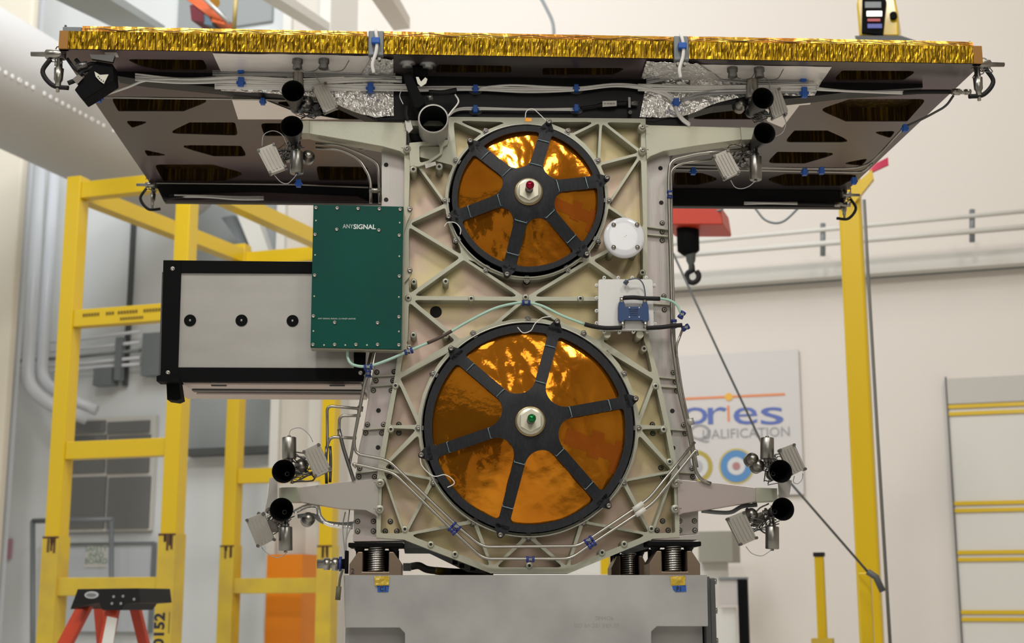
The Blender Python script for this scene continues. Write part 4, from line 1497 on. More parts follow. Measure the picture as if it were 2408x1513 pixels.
# ---- side plates
YSd = 0.034
def side(pts, name='side_plate'):
    q = SL(pts, YSd)
    return P(name, MB().prism(q, (0, YP + .01 - YSd, 0)), M_SIDE, bevel=.001)
sl = side([(897, 350), (951, 350), (950, 520), (949, 795), (938, 822), (929, 888), (907, 1000), (890, 1100), (887, 1130), (887, 1262), (832, 1262), (832, 1135), (838, 1109), (844, 1054), (855, 1006), (873, 896), (884, 822), (897, 500)])
sr = side([(1520, 345), (1575, 368), (1580, 560), (1583, 800), (1593, 920), (1614, 1006), (1626, 1091), (1642, 1135), (1642, 1256), (1597, 1260), (1597, 1130), (1592, 1100), (1574, 1003), (1549, 888), (1525, 800), (1521, 700)])
for (px, py) in bolts:
    left = px < 1240
    under = sl if left else sr
    onpanel = (890 < px < 1597 and not ((px < 929 and py < 1000) or (px > 1553 and py < 1000)) and py > 990 and 893 < px < 1590)
    y = (YP - .0005) if (905 <= px <= 1572 and py > 990) else YSd
    c = S(px, py, y)
    m_ = MB().lathe(c, (0, -1, 0), [(0, .0068), (.0012, .0068), (.0012, .0045)], n=18)
    m_.use(1).lathe(c, (0, -1, 0), [(.0013, .0058), (.0014, .0042)], n=18)
    m_.use(0).lathe(c, (0, -1, 0), [(.001, .0044), (.004, .0044), (.004, .0020)], n=16)
    m_.use(1).lathe(c, (0, -1, 0), [(.004, .0021), (.003, .0001)], n=10)
    b = P('bolt', m_, [mat('washer_steel', (0.36, 0.34, 0.30), 0.4, .6), M_HOLE], under=under)
for (px, py) in dark:
    c = S(px, py, YSd)
    P('hole', MB().cyl(c - V((0, .0006, 0)), c, .0056, n=16), M_HOLE, under=sl if px < 1240 else sr)
# stiffening ribs across the side plates
def crib(a, b, w=6, under=None):
    (x0, y0), (x1, y1) = a, b
    q = SL([(x0, y0 - 1), (x1, y1 - 1), (x1, y1 + 2), (x0, y0 + 2)], YSd - .012)
    P('cross_rib', MB().prism(q, (0, .014, 0)), M_RIB, under=under)
for (a, b) in (((872, 885), (931, 882)), ((868, 908), (928, 904)), ((852, 1010), (909, 1006)), ((836, 1112), (890, 1106))):
    crib(a, b, under=sl)
for (a, b) in (((1547, 886), (1590, 890)), ((1551, 908), (1594, 911)), ((1571, 1009), (1614, 1012)), ((1588, 1110), (1636, 1113)), ((1520, 532), (1580, 540)), ((1520, 550), (1580, 556)), ((1522, 712), (1582, 716))):
    crib(a, b, under=sr)
# foot plates at the bottom corners
for (pts) in ([(830, 1257), (890, 1263), (950, 1272), (830, 1274)], [(1598, 1262), (1644, 1257), (1644, 1270), (1533, 1270)]):
    P('foot_plate', MB().prism(SL(pts, .002), (0, .12, 0)), M_SIDE)
P('top_rail', MB().box((S(952, 288, YF).x, YF, S(1000, 296, YF).z), (S(1052, 288, YF).x, .06, S(1000, 284, YF).z)), M_RIB)


def filmd(q):
    return .6 * noise.noise(q * .7) + .50 * abs(noise.noise(q * 1.7 + V((noise.noise(q) * .8, 0, 0)))) + .22 * abs(noise.noise(q * 3.1)) + .04 * abs(noise.noise(q * 7.0))


# ---- tank covers: shallow carbon dish with six film windows
def tank_cover(cx, cy, Rpx, hubpx, capm, spoke_px, seed, tabs_off, label, inner=40, ro=.925):
    y_rim, y_hub = -.022, -.050 if Rpx < 200 else -.055
    c = S(cx, cy, y_rim)
    sc_ = (S(cx + Rpx, cy, y_rim) - c).length / Rpx          # metres per px
    R_ = Rpx * sc_
    hub_r = 0.27 * R_
    hc = S(hubpx[0], hubpx[1], y_hub)
    hx, hz = hc.x - c.x, hc.z - c.z

    def dish(x, z, lift=0.0, film=False):
        r = math.hypot(x, z) / R_
        k = 1 - max(0, (r - .27)) / .63
        k = min(1, k) if film else max(0, min(1, k))
        return V((c.x + x + hx * k, y_rim + (y_hub - y_rim) * k - lift, c.z + z + hz * k))
    w = spoke_px * sc_
    rho = inner * sc_
    frame_v, frame_f = [], []
    films = []
    tapes = []
    t_ = .006
    mbf = MB()
    for k in range(6):
        a0 = math.radians(15 + 60 * k)            # spoke on each side
        am = a0 + PI / 6
        # window outline in sector coords (u radial along am, v tangential)
        apex = (w / 2) / math.sin(PI / 6)
        Ro = ro * R_
        half = math.asin((w / 2) / Ro)
        a_out = PI / 6 - half
        pts = [(apex, 0.0)]
        n = 14
        for i in range(n + 1):
            a = -a_out + 2 * a_out * i / n
            pts.append((Ro * math.cos(a), Ro * math.sin(a)))
        # round: big radius at the apex, small at outer corners
        out = []
        N = len(pts)
        for i in range(N):
            A, B, C = V(pts[i - 1]), V(pts[i]), V(pts[(i + 1) % N])
            ang = (A - B).angle(C - B, PI)
            if ang > 2.8:
                out.append(tuple(B)); continue
            r = rho if i == 0 else .035 * R_
            nn = 10 if i == 0 else 5
            d = min(r / math.tan(ang / 2), (A - B).length * .45, (C - B).length * .95)
            if i == 0:
                d = r / math.tan(ang / 2)
            P0, P2 = B + (A - B).normalized() * d, B + (C - B).normalized() * d
            # true arc
            bis = ((A - B).normalized() + (C - B).normalized()).normalized()
            cc_ = B + bis * (d / math.cos(ang / 2))
            r_ = (P0 - cc_).length
            s0 = math.atan2(P0.y - cc_.y, P0.x - cc_.x)
            s1 = math.atan2(P2.y - cc_.y, P2.x - cc_.x)
            while s1 - s0 > PI: s1 -= 2 * PI
            while s0 - s1 > PI: s1 += 2 * PI
            for j in range(nn + 1):
                s__ = s0 + (s1 - s0) * j / nn
                out.append((cc_.x + r_ * math.cos(s__), cc_.y + r_ * math.sin(s__)))
        # densify the straight sides
        den = []
        for i in range(len(out)):
            A, B = V(out[i]), V(out[(i + 1) % len(out)])
            L = (B - A).length
            m__ = max(1, int(L / (R_ * .07)))
            for j in range(m__):
                q = A.lerp(B, j / m__)
                den.append((q.x, q.y))
        win = den
        cen2 = V((R_ * .62, 0))
        sec = []
        for q in win:
            d = V(q) - cen2
            # hit on sector boundary: rays at +-30deg and arc R_
            best = 1e9
            for s_ in (1, -1):
                nx, ny = -math.sin(s_ * PI / 6), math.cos(s_ * PI / 6)
                den_ = d.x * nx + d.y * ny
                num = -(cen2.x * nx + cen2.y * ny)
                if abs(den_) > 1e-9:
                    tt = num / den_
                    if tt > 0: best = min(best, tt)
            A_ = d.dot(d); B_ = 2 * cen2.dot(d); C_ = cen2.dot(cen2) - R_ * R_
            tt = (-B_ + math.sqrt(B_ * B_ - 4 * A_ * C_)) / (2 * A_)
            best = min(best, tt)
            q2 = cen2 + d * best
            sec.append((q2.x, q2.y))
        ca, sa = math.cos(am), math.sin(am)
        rot = lambda q: (q[0] * ca - q[1] * sa, q[0] * sa + q[1] * ca)
        W_ = [rot(q) for q in win]
        E_ = [rot(q) for q in sec]
        n = len(W_)
        vs, fs = [], []
        ns = 5
        for j in range(ns + 1):
            for i in range(n):
                x = W_[i][0] + (E_[i][0] - W_[i][0]) * j / ns
                z = W_[i][1] + (E_[i][1] - W_[i][1]) * j / ns
                vs.append(dish(x, z, .003))
        for j in range(ns):
            for i in range(n):
                i2 = (i + 1) % n
                fs.append((j * n + i, j * n + i2, (j + 1) * n + i2, (j + 1) * n + i))
        mbf.add(vs, fs, True)
        # window wall
        vs, fs = [], []
        for i in range(n):
            vs.append(dish(W_[i][0], W_[i][1], .003))
        for i in range(n):
            vs.append(dish(W_[i][0], W_[i][1], .003) + V((0, t_, 0)))
        for i in range(n):
            i2 = (i + 1) % n
            fs.append((i, i2, n + i2, n + i))
        mbf.add(vs, fs, False)
        # film
        rr = random.Random(seed * 10 + k)
        off = V((rr.uniform(0, 50), rr.uniform(0, 50), rr.uniform(0, 50)))
        nu, nv = 30, 40
        vs, fs = [], []
        amp = rr.choice([.008, .010, .013]) if (seed, k) not in ((1, 2), (2, 2)) else .003
        for j in range(nv + 1):
            r = R_ * (.2 + .77 * j / nv)
            for i in range(nu + 1):
                a = math.radians(-27.5 + 55 * i / nu)
                x, z = rot((r * math.cos(a), r * math.sin(a)))
                p = dish(x, z, -.006, True)
                q = V((x * .9 + z * .4, 0, z * .5 - x * .35)) * 9 + off
                d = filmd(q)
                p.y -= (d - .18) * amp
                vs.append(p)
        WW = nu + 1
        fs = [(j * WW + i, j * WW + i + 1, (j + 1) * WW + i + 1, (j + 1) * WW + i) for j in range(nv) for i in range(nu)]
        films.append(MB().add(vs, fs, True))
        if k == 5:
            for (ra_, rb_, h_, sh) in ((.36, .92, .075, 0), (.60, .72, .13, .02), (.84, .91, .16, -.03)):
                tv = []
                for j in range(13):
                    for i in range(7):
                        x, z = rot((R_ * (ra_ + (rb_ - ra_) * j / 12), R_ * (sh - .03 + h_ * (i / 3 - 1))))
                        p = dish(x, z, -.006, True)
                        q = V((x * .9 + z * .4, 0, z * .5 - x * .35)) * 9 + off
                        p.y -= (filmd(q) - .18) * amp + .0009 + .0002 * sh * 10
                        tv.append(p)
                tapes.append(MB().add(tv, [(j * 7 + i, j * 7 + i + 1, (j + 1) * 7 + i + 1, (j + 1) * 7 + i) for j in range(12) for i in range(6)], True))
    # mounting tabs
    for k in range(6):
        a = math.radians(15 + 60 * k)
        u = V((math.cos(a), 0, math.sin(a))); v = V((-math.sin(a), 0, math.cos(a)))
        o = V((c.x, y_rim - .003, c.z))
        r1 = R_ + .0145
        pl = [o + u * (R_ * .96) + v * .017, o + u * (R_ * .96) - v * .017, o + u * (R_ * 1.005) - v * .016, o + u * r1 - v * .0075]
        for j in range(5):
            s__ = -PI / 2 + PI * j / 4
            pl.append(o + u * (r1 + .0075 * math.cos(s__)) + v * (.0075 * math.sin(s__)))
        pl += [o + u * r1 + v * .0075, o + u * (R_ * 1.005) + v * .016]
        mbf.prism(pl, (0, .006, 0))
        mbf.cyl(o + u * r1, o + u * r1 + V((0, -.010, 0)), .0075, .0068, n=16)
    # hub disc edge closing
    cov = P('tank_cover', mbf, M_CARBON, label=label)
    m_ = MB().lathe(V((c.x, y_rim + .002, c.z)), (0, 1, 0), [(-.005, R_ - .001), (0, R_ - .0005), (.040, R_ - .004), (.066, R_ + .010), (.067, R_ * .5)], n=100)
    P('side_skirt', m_, M_BLACK, under=cov)
    m_ = MB().lathe(V((c.x, y_rim + .012, c.z)), (0, 1, 0), [(0, .001), (.001, R_ * .97)], n=64)
    P('inner_lining', m_, M_BLACK, under=cov)
    for k, f in enumerate(films):
        P('film_window', f, M_KAPTON, under=cov)
    for f in tapes:
        P('film_tape', f, mat('reddish_film_tape', (0.50, 0.13, 0.012), 0.15, 0.7, bump=(40, 0.4, U)), under=cov)
    for k in range(6):
        a = math.radians(15 + 60 * k)
        u = V((math.cos(a), 0, math.sin(a)))
        o = V((c.x, y_rim - .013, c.z)) + u * (R_ + .0145)
        m_ = MB().lathe(o, (0, -1, 0), [(0, .0052), (.004, .0052), (.004, .0026), (.0015, .0024), (.0015, .0001)], n=16)
        P('bolt', m_, M_BOLT, under=cov)
        # wire clips bridging the spokes
        for f in (.40, .80):
            vv = V((-math.sin(a), 0, math.cos(a)))
            x, z = u.x * R_ * f, u.z * R_ * f
            h = w / 2 - .001
            p0 = dish(x + vv.x * h, z + vv.z * h, .005); p1 = dish(x - vv.x * h, z - vv.z * h, .005)
            m_ = MB().tube([p0 - u * .004, p0 + V((0, -.001, 0)), p1 + V((0, -.001, 0)), p1 - u * .004], .0009, 5)
            P('wire_clip', m_, mat('clip_grey', (0.22, 0.32, 0.36), 0.35, 0.5), under=cov)
    # hub: washer, hex nut, post, coloured cap
    o = hc + V((0, -.003, 0))
    s_ = R_ / .177 if R_ < .2 else R_ / .244
    rn = .031 if R_ < .2 else .032
    nut = P('hub_washer', MB().lathe(o, (0, -1, 0), [(0, rn), (.009, rn), (.012, rn * .9), (.012, .001)], n=40), M_NUT, under=None)
    nut.parent = cov
    hx_ = [o + V((rn * .86 * math.cos(PI / 6 + a), -.012, rn * .86 * math.sin(PI / 6 + a))) for a in [2 * PI * i / 6 for i in range(6)]]
    P('hub_nut', MB().prism(hx_, (0, -.006, 0)), M_NUT, under=cov, bevel=.001)
    P('hub_post', MB().lathe(o + V((0, -.018, 0)), (0, -1, 0), [(0, .0095), (.02, .0095), (.02, .0085), (.034, .0085)], n=20, cap1=True), M_DSTEEL, under=cov)
    P('hub_cap', MB().lathe(o + V((0, -.046, 0)), (0, -1, 0), [(0, .0098), (.012, .0098), (.016, .008), (.018, .0001)], n=24, cap0=True), capm, under=cov)
    P('hub_rim', MB().lathe(o + V((0, 0, 0)), (0, -1, 0), [(0, rn * 1.10), (.003, rn * 1.10), (.003, rn * 0.98)], n=40), mat('brass_rim', (0.35, 0.26, 0.12), 0.3, 0.8), under=cov)
    return cov


# clips with screws on the flange every 30 degrees
def flange_clips(fn, cc, rr, angs):
    for a in angs:
        p = fn(a, rr + 7)
        c = S(p[0], p[1], YF - .004)
        a_ = math.radians(a)
        u = V((math.cos(a_), 0, math.sin(a_))); v = V((-math.sin(a_), 0, math.cos(a_)))
        m_ = MB().prism([c - u * .012 + v * .005, c - u * .012 - v * .005, c + u * .003 - v * .0065, c + u * .008, c + u * .003 + v * .0065], (0, .012, 0))
        cl = P('flange_clip', m_, M_DSTEEL, under=panel)
        m_ = MB().lathe(c + u * .0, (0, -1, 0), [(0, .0048), (.003, .0048), (.003, .002), (.001, .0001)], n=14)
        m_.lathe(c + u * .0 + V((0, .02, 0)), (0, 1, 0), [(-.008, .0088), (.03, .0088)], n=16)
        P('bolt', m_, M_BOLT, under=panel)


cov1 = tank_cover(1241.5, 467, 178, (1243, 452), M_RED, 30, 1, 0, 'black six-spoked cover with orange film and a red hub cap', inner=33)
cov2 = tank_cover(1244, 1005, 245, (1247, 992), M_GRN, 27, 2, 0, 'black six-spoked cover with orange film and a green hub cap', inner=42)
flange_clips(cp1, c1, 186, [0, 30, 60, -60, -90, -120, -150, 180, 150, 120, -30])
flange_clips(cp2, c2, 252, [0, 30, 60, 90, -30, -60, -90, -120, -150, 180, 150, 120])

# thin sensor leads looped over the covers
wires('sensor_lead', [[(1235, 278), (1238, 262), (1252, 256), (1268, 268), (1285, 285)]], .0011, -.045, M_WIRE)
wires('sensor_lead', [[(1045, 533), (1052, 524), (1070, 524), (1083, 538), (1082, 552)]], .0011, -.05, M_WIRE)
wires('sensor_lead', [[(1217, 770), (1230, 783), (1248, 778), (1258, 762), (1275, 748), (1296, 745)]], .0011, -.06, M_WIRE)
wires('sensor_lead', [[(988, 1078), (992, 1095), (1010, 1115), (1025, 1121), (1045, 1117), (1062, 1126), (1068, 1138), (1052, 1147)]], .0011, -.045, M_WIRE)
P('film_patch', MB().box(S(1234, 277, -.03), S(1250, 286, -.03) + V((0, .002, 0))), M_AMBER)


# ---- thruster arms
def arm(poly, lugs, bend, name_label):
    m_ = MB().prism(SL(poly, -.004), (0, .050, 0))
    a = P('thruster_arm', m_, M_RIB if poly[0][1] < 600 else M_ARM, bevel=.0015, label=name_label)
    for (px, py) in lugs:
        c = S(px, py, -.012)
        m_ = MB().lathe(c, (0, -1, 0), [(-.02, .010), (0, .010), (.002, .0085), (.002, .0001)], n=18)
        P('lug', m_, M_RIB, under=a)
        m_ = MB().lathe(c + V((0, -.002, 0)), (0, -1, 0), [(0, .0055), (.005, .0055), (.005, .0026), (.002, .0001)], n=14)
        dx = .014 if px > 1240 else -.014
        m_.tube([c + V((0, -.006, 0)), c + V((dx, -.006, 0))], .0009, 5)
        P('locking_bolt', m_, M_BOLT, under=a)
    if bend:
        m_ = MB().prism(SL(bend, -.005), (0, .045, 0))
        P('arm_end', m_, mat('greenish_end', (0.42, 0.43, 0.34), 0.38, .4), under=a, bevel=.001)
    return a


arm([(1517, 292), (1526, 294), (1741, 300), (1744, 328), (1640, 343), (1560, 356), (1530, 368), (1520, 376)], [(1510, 300), (1511, 354)], [(1741, 299), (1778, 300), (1776, 328), (1744, 329)], 'upper right tapered arm')
arm([(957, 286), (950, 288), (726, 284), (726, 314), (830, 332), (900, 345), (940, 356), (955, 366)], [(960, 292), (957, 350)], [(706, 284), (727, 283), (727, 314), (706, 314)], 'upper left tapered arm')
arm([(889, 1127), (876, 1128), (800, 1135), (704, 1147), (704, 1180), (800, 1196), (860, 1200), (882, 1211), (889, 1218)], [(894, 1136), (893, 1198)], [(656, 1147), (705, 1146), (705, 1181), (656, 1181)], 'lower left tapered arm')
arm([(1592, 1126), (1600, 1129), (1690, 1136), (1778, 1147), (1778, 1180), (1690, 1195), (1640, 1202), (1605, 1208), (1594, 1214)], [(1589, 1137), (1588, 1197)], [(1777, 1147), (1828, 1149), (1828, 1179), (1778, 1181)], 'lower right tapered arm')
# lattice under the upper arms
for s_, pts in ((1, [(1560, 362), (1600, 350), (1640, 356), (1680, 344), (1720, 350)]), (-1, [(925, 362), (890, 346), (850, 352), (810, 336), (770, 340)])):
    m_ = MB()
    ys = [.05, .11]
    q = [S(p[0], p[1], .05 if i % 2 else .12) for i, p in enumerate(pts)]
    m_.tube(q, .0022, 5)
    P('arm_lattice', m_, M_RIB)


# ---- thrusters
def thruster(mouth, r, throat, cylr, box, seed, loops=(), yb=-.02, label=None):
    rnd = random.Random(seed)
    ym = -.075
    M0, T0 = S(mouth[0], mouth[1], ym), S(throat[0], throat[1], ym + (.10 if mouth[1] < 600 else .08))
    r = r + 1
    rm = (S(mouth[0] + r, mouth[1], ym) - M0).length
    ax = M0 - T0
    L = ax.length
    prof = []
    for i in range(13):
        t = i / 12
        prof.append((L * t, .0085 + (rm - .0085) * (t ** .85)))
    inner = [(d, max(rr - .0012, .004)) for d, rr in reversed(prof)]
    m_ = MB().lathe(T0, ax, prof, n=44)
    m_.use(1).lathe(T0, ax, [(L, rm)] + inner + [(L * .05, .001)], n=44)
    noz = P('thruster', m_, [mat('niobium_dark', (0.035, 0.034, 0.034), 0.45, .7), mat('bore_black', (0.004, 0.004, 0.004), 0.7, spec=0.1)], label=label)  # second material: near-black inside of the bell
    m_ = MB().lathe(T0, ax, [(-.022, .010), (-.012, .013), (-.004, .013), (0, .009), (.004, .011), (.008, .009)], n=20, cap0=True)
    P('thruster_throat', m_, M_DSTEEL, under=noz)
    # inside dot
    P('injector', MB().lathe(T0 + ax * .06, ax, [(0, .0065), (.004, .0065), (.004, .003), (.0, .003)], n=18), M_DSTEEL, under=noz)
    # cylindrical valve can
    x0_, y0_, x1_, y1_ = cylr
    yv = .0
    a, b = S((x0_ + x1_) / 2, y0_, yv), S((x0_ + x1_) / 2, y1_, yv)
    rr = (S(x1_, (y0_ + y1_) / 2, yv) - S(x0_, (y0_ + y1_) / 2, yv)).length / 2
    Lc = (b - a).length
    m_ = MB().lathe(a, b - a, [(0, rr * .9), (.0015, rr), (Lc - .0015, rr), (Lc, rr * .9)], n=32, cap0=True, cap1=True)
    P('valve_can', m_, M_CAN, under=noz)
    up = y0_ < mouth[1]
    end = a if up else b
    inn = b if up else a
    m_ = MB().lathe(inn, (0, 0, -1 if up else 1), [(0, rr * .55), (.008, rr * .55), (.008, rr * .4), (.02, rr * .4)], n=18)
    P('valve_neck', m_, M_DSTEEL, under=noz)
    P('valve_tip', MB().lathe(end, (0, 0, 1 if up else -1), [(0, .004), (.004, .004)], n=10, cap1=True), M_DSTEEL, under=noz)
    # ribbed aluminium cover
    q = SL(box, yb)
    q2 = [S(p[0], p[1], yb) for p in roundp(box, 3)]
    bx = P('ribbed_cover', MB().prism(q2, (0, .016, 0)), M_COVER, under=noz, bevel=.001)
    A, B, C_, D_ = q          # A,B short top edge; B->C long edge
    u = (B - A); v = (D_ - A)
    for i in range(5):
        f = .12 + .76 * i / 4
        p0 = A + u * (f - .03) + v * .09
        p1 = A + u * (f + .03) + v * .09
        p2 = A + u * (f + .03) + v * .91
        p3 = A + u * (f - .03) + v * .91
        o = V((0, -.0018, 0))
        P('cover_rib', MB().prism([p0 + o, p1 + o, p2 + o, p3 + o], (0, .002, 0)), M_COVER, under=noz)
    for (fu, fv) in ((.06, .05), (.94, .05), (.06, .95), (.94, .95)):
        p = A + u * fu + v * fv
        P('screw', MB().cyl(p + V((0, -.004, 0)), p + V((0, .018, 0)), .0036, n=10), M_DSTEEL, under=noz)
    # bracketry and propellant lines between
    cb = (A + C_) / 2 + V((0, .02, 0))
    m_ = MB()
    ctr = (T0 + cb) / 2
    for k in range(15):
        p = [T0 + V((rnd.uniform(-.02, .02), rnd.uniform(0, .035), rnd.uniform(-.025, .025)))]
        p.append(ctr + V((rnd.uniform(-.03, .03), rnd.uniform(0, .04), rnd.uniform(-.035, .035))))
        p.append((cb if k % 2 else inn) + V((rnd.uniform(-.018, .018), rnd.uniform(0, .03), rnd.uniform(-.025, .025))))
        m_.tube(catmull(p, 4), rnd.choice([.0010, .0014, .0019]), 6)
    P('propellant_lines', m_, M_DSTEEL, under=noz)
    m_ = MB()
    for k in range(6):
        p = ctr + V((rnd.uniform(-.028, .028), rnd.uniform(.005, .03), rnd.uniform(-.03, .03)))
        d = V((rnd.uniform(-1, 1), rnd.uniform(-.4, .4), rnd.uniform(-1, 1))).normalized()
        m_.lathe(p, d, [(0, .004), (0, .0065), (.006, .0065), (.006, .0045), (.015, .0045), (.015, .003)], n=6, smooth=False, cap0=True, cap1=True)
    p = ctr + V((rnd.uniform(-.01, .01), .022, rnd.uniform(-.01, .01)))
    m_.prism([p + V((-.012, 0, -.018)), p + V((.014, 0, -.014)), p + V((.010, 0, .018)), p + V((-.010, 0, .012))], (0, .004, 0))
    P('fittings', m_, M_GREY if seed % 2 else M_BOLT, under=noz)
    for lp in loops:
        wl = MB().tube(catmull([S(x, y, -.012) for x, y in lp]), .0010, 6)
        P('heater_lead', wl, M_GWIRE, under=noz)
    return noz


thruster((689, 214), 26, (695, 252), (688, 170, 716, 214), [(733, 206), (766, 193), (795, 252), (762, 266)], 1, [[(702, 170), (712, 160), (728, 161), (742, 178), (752, 194)]], label='uppermost nozzle of the upper left cluster')
thruster((686, 297), 26, (694, 336), (682, 357, 713, 409), [(604, 352), (645, 336), (671, 396), (634, 410)], 2, [[(616, 345), (620, 318), (642, 308), (664, 318), (676, 344)], [(645, 412), (660, 428), (676, 432), (690, 420), (698, 410)]], label='lower nozzle of the upper left cluster')
thruster((1794, 231), 25, (1768, 262), (1752, 186, 1783, 233), [(1800, 214), (1833, 206), (1854, 262), (1818, 279)], 3, [[(1766, 186), (1778, 176), (1798, 178), (1808, 192), (1810, 208)], [(1842, 272), (1848, 290), (1840, 312), (1822, 322)]], label='uppermost nozzle of the upper right cluster')
thruster((1798, 313), 25, (1772, 346), (1763, 368, 1791, 424), [(1676, 366), (1712, 351), (1742, 404), (1705, 422)], 4, [[(1718, 424), (1728, 440), (1744, 444), (1762, 438), (1776, 426)]], label='lower nozzle of the upper right cluster')
thruster((667, 1109), 27, (676, 1116), (663, 1029, 697, 1080), [(711, 1061), (750, 1042), (779, 1106), (741, 1124)], 5, [[(680, 1028), (684, 1012), (706, 1007), (726, 1022), (736, 1040)]], label='uppermost nozzle of the lower left cluster')
thruster((662, 1199), 27, (670, 1206), (655, 1240, 688, 1296), [(577, 1222), (620, 1205), (645, 1268), (605, 1289)], 6, [[(615, 1288), (626, 1300), (648, 1312), (668, 1306), (674, 1296)]], label='lower nozzle of the lower left cluster')
thruster((1836, 1109), 26, (1816, 1116), (1788, 1030, 1820, 1080), [(1831, 1057), (1868, 1043), (1895, 1103), (1860, 1120)], 7, [[(1868, 1120), (1866, 1134), (1876, 1138), (1886, 1128), (1888, 1114)]], label='uppermost nozzle of the lower right cluster')
thruster((1841, 1198), 26, (1820, 1205), (1800, 1239, 1832, 1292), [(1708, 1219), (1750, 1202), (1780, 1268), (1741, 1285)], 8, [[(1754, 1286), (1768, 1302), (1790, 1308), (1806, 1300), (1814, 1292)]], label='lower nozzle of the lower right cluster')
# plates and hoses around the lower arm ends
m_ = MB().prism(SL([(634, 1125), (652, 1122), (652, 1170), (640, 1212), (622, 1206), (630, 1168)], .02), (0, .004, 0))
P('thruster_shield', m_, M_SIDE)
m_ = MB().prism(SL([(1830, 1135), (1862, 1130), (1856, 1170), (1832, 1172)], .02), (0, .004, 0))
P('thruster_shield', m_, M_SIDE)
for k, (pl, r) in enumerate((([(690, 1206), (720, 1192), (745, 1192), (752, 1215), (770, 1232), (800, 1238), (830, 1240)], .0058), ([(700, 1215), (735, 1212), (760, 1228), (800, 1234), (830, 1232)], .005), ([(1780, 1188), (1745, 1192), (1720, 1205), (1690, 1206), (1650, 1202)], .005))):
    P('foil_wrapped_hose', MB().tube(catmull(SL(pl, .04)), r, 10), M_FOIL if k < 1 else M_GREY)
rnd = random.Random(5)
for (bx, by) in ((722, 1225), (706, 1100), (1762, 1085), (1776, 1100), (1760, 1215), (722, 375), (1735, 255), (720, 250)):
    c = S(bx, by, .03)
    m_ = MB().lathe(c, (.3, -1, .2), [(0, .001), (0, .016), (.018, .016), (.024, .010), (.028, .010), (.028, .0001)], n=20)
    P('latch_valve', m_, M_CAN)

# clutter below the deck edge above the upper clusters
for (px, y0) in ((700, 128), (762, 128), (1722, 148), (1785, 148)):
    c = D(px, y0 + 10)
    m_ = MB()
    m_.lathe(V((c.x, c.y, ZD)), (0, 0, -1), [(0, .013), (.012, .013), (.014, .010), (.026, .012), (.026, .0001)], n=20)
    m_.tube(catmull([V((c.x, c.y, ZD - .02)), V((c.x + .02, c.y - .01, ZD - .035)), V((c.x + .045, c.y, ZD - .028)), V((c.x + .06, c.y, ZD - .004))]), .0012, 6)
    P('deck_fitting', m_, M_DSTEEL)


# ---- corner nozzles on the deck
def corner_unit(px, py, s_, y, name_label, scale=1.0):
    c = S(px, py, y)
    k = scale
    m_ = MB().lathe(c, (0, 0, -1), [(-.03 * k, .006 * k), (0, .008 * k), (.002 * k, .0115 * k), (.030 * k, .0105 * k), (.036 * k, .007 * k), (.048 * k, .007 * k), (.048 * k, .0045 * k), (.060 * k, .0045 * k)], n=20, cap0=True, cap1=True)
    t = P('corner_nozzle', m_, M_STEEL, label=name_label)
    o = c + V((0, 0, .034 * k))
    m_ = MB().lathe(o + V((-s_ * .01, 0, 0)), (s_, 0, 0), [(0, .007 * k), (.016 * k, .012 * k), (.042 * k, .0115 * k), (.046 * k, .006 * k), (.078 * k, .0055 * k)], n=18, cap1=True)
    P('side_nozzle', m_, M_STEEL, under=t)
    m_ = MB()
    rnd = random.Random(int(px))
    for i in range(12):
        a = c + V((rnd.uniform(-.01, .02) * -s_, rnd.uniform(-.01, .02), rnd.uniform(0, .06)))
        b = o + V((s_ * rnd.uniform(-.01, .03), rnd.uniform(-.01, .02), rnd.uniform(-.03, .03)))
        m_.tube(catmull([a, (a + b) / 2 + V((s_ * rnd.uniform(0, .02), 0, rnd.uniform(-.02, .02))), b], 4), .0014, 5)
    m_.lathe(o + V((-s_ * .006, 0, -.012)), (0, 0, 1), [(0, .009), (.02, .009), (.024, .005), (.035, .006)], n=8, smooth=False, cap0=True, cap1=True)
    P('fittings', m_, M_DSTEEL, under=t)
    m_ = MB().tube(catmull([o + V((s_ * .022, 0, -.012)), o + V((s_ * .038, 0, -.045)), o + V((s_ * .012, 0, -.078)), c + V((-s_ * .025, 0, -.05))]), .0058 * k, 8)
    P('black_hose', m_, M_RUB, under=t)
    return t


yc = yfront + .03
corner_unit(139, 160, -1, yc, 'left front corner nozzle')
m_ = corner_unit(2299, 182, 1, yc, 'right front corner nozzle')
corner_unit(360, 455, -1, yrear - .01, 'left rear corner nozzle', .8)
corner_unit(1984, 478, 1, yrear - .01, 'right rear corner nozzle', .8)
m_ = MB().lathe(S(2238, 216, YW), (1, 0, 0), [(0, .007), (.008, .0085), (.020, .0085), (.022, .006), (.034, .006), (.034, .0075), (.048, .0075)], n=18, cap0=True, cap1=True)
P('connector', m_, M_STEEL)
m_ = MB().lathe(S(1962, 481, yrear - .03), (1, 0, 0), [(0, .007), (.018, .0085), (.020, .006), (.034, .006), (.034, .0075), (.05, .0075)], n=18, cap0=True, cap1=True)
P('connector', m_, M_STEEL)


def tracker(poly, y, dial, label, dy=.05):
    m_ = MB().prism(SL(poly, y), (0, dy, 0))
    t = P('star_tracker', m_, M_BLACK, bevel=.002, label=label)
    P('dial_plate', MB().prism(SL(dial, y - .004), (0, .003, 0)), mat('dial_cream', (0.62, 0.60, 0.52), 0.5), under=t)
    return t


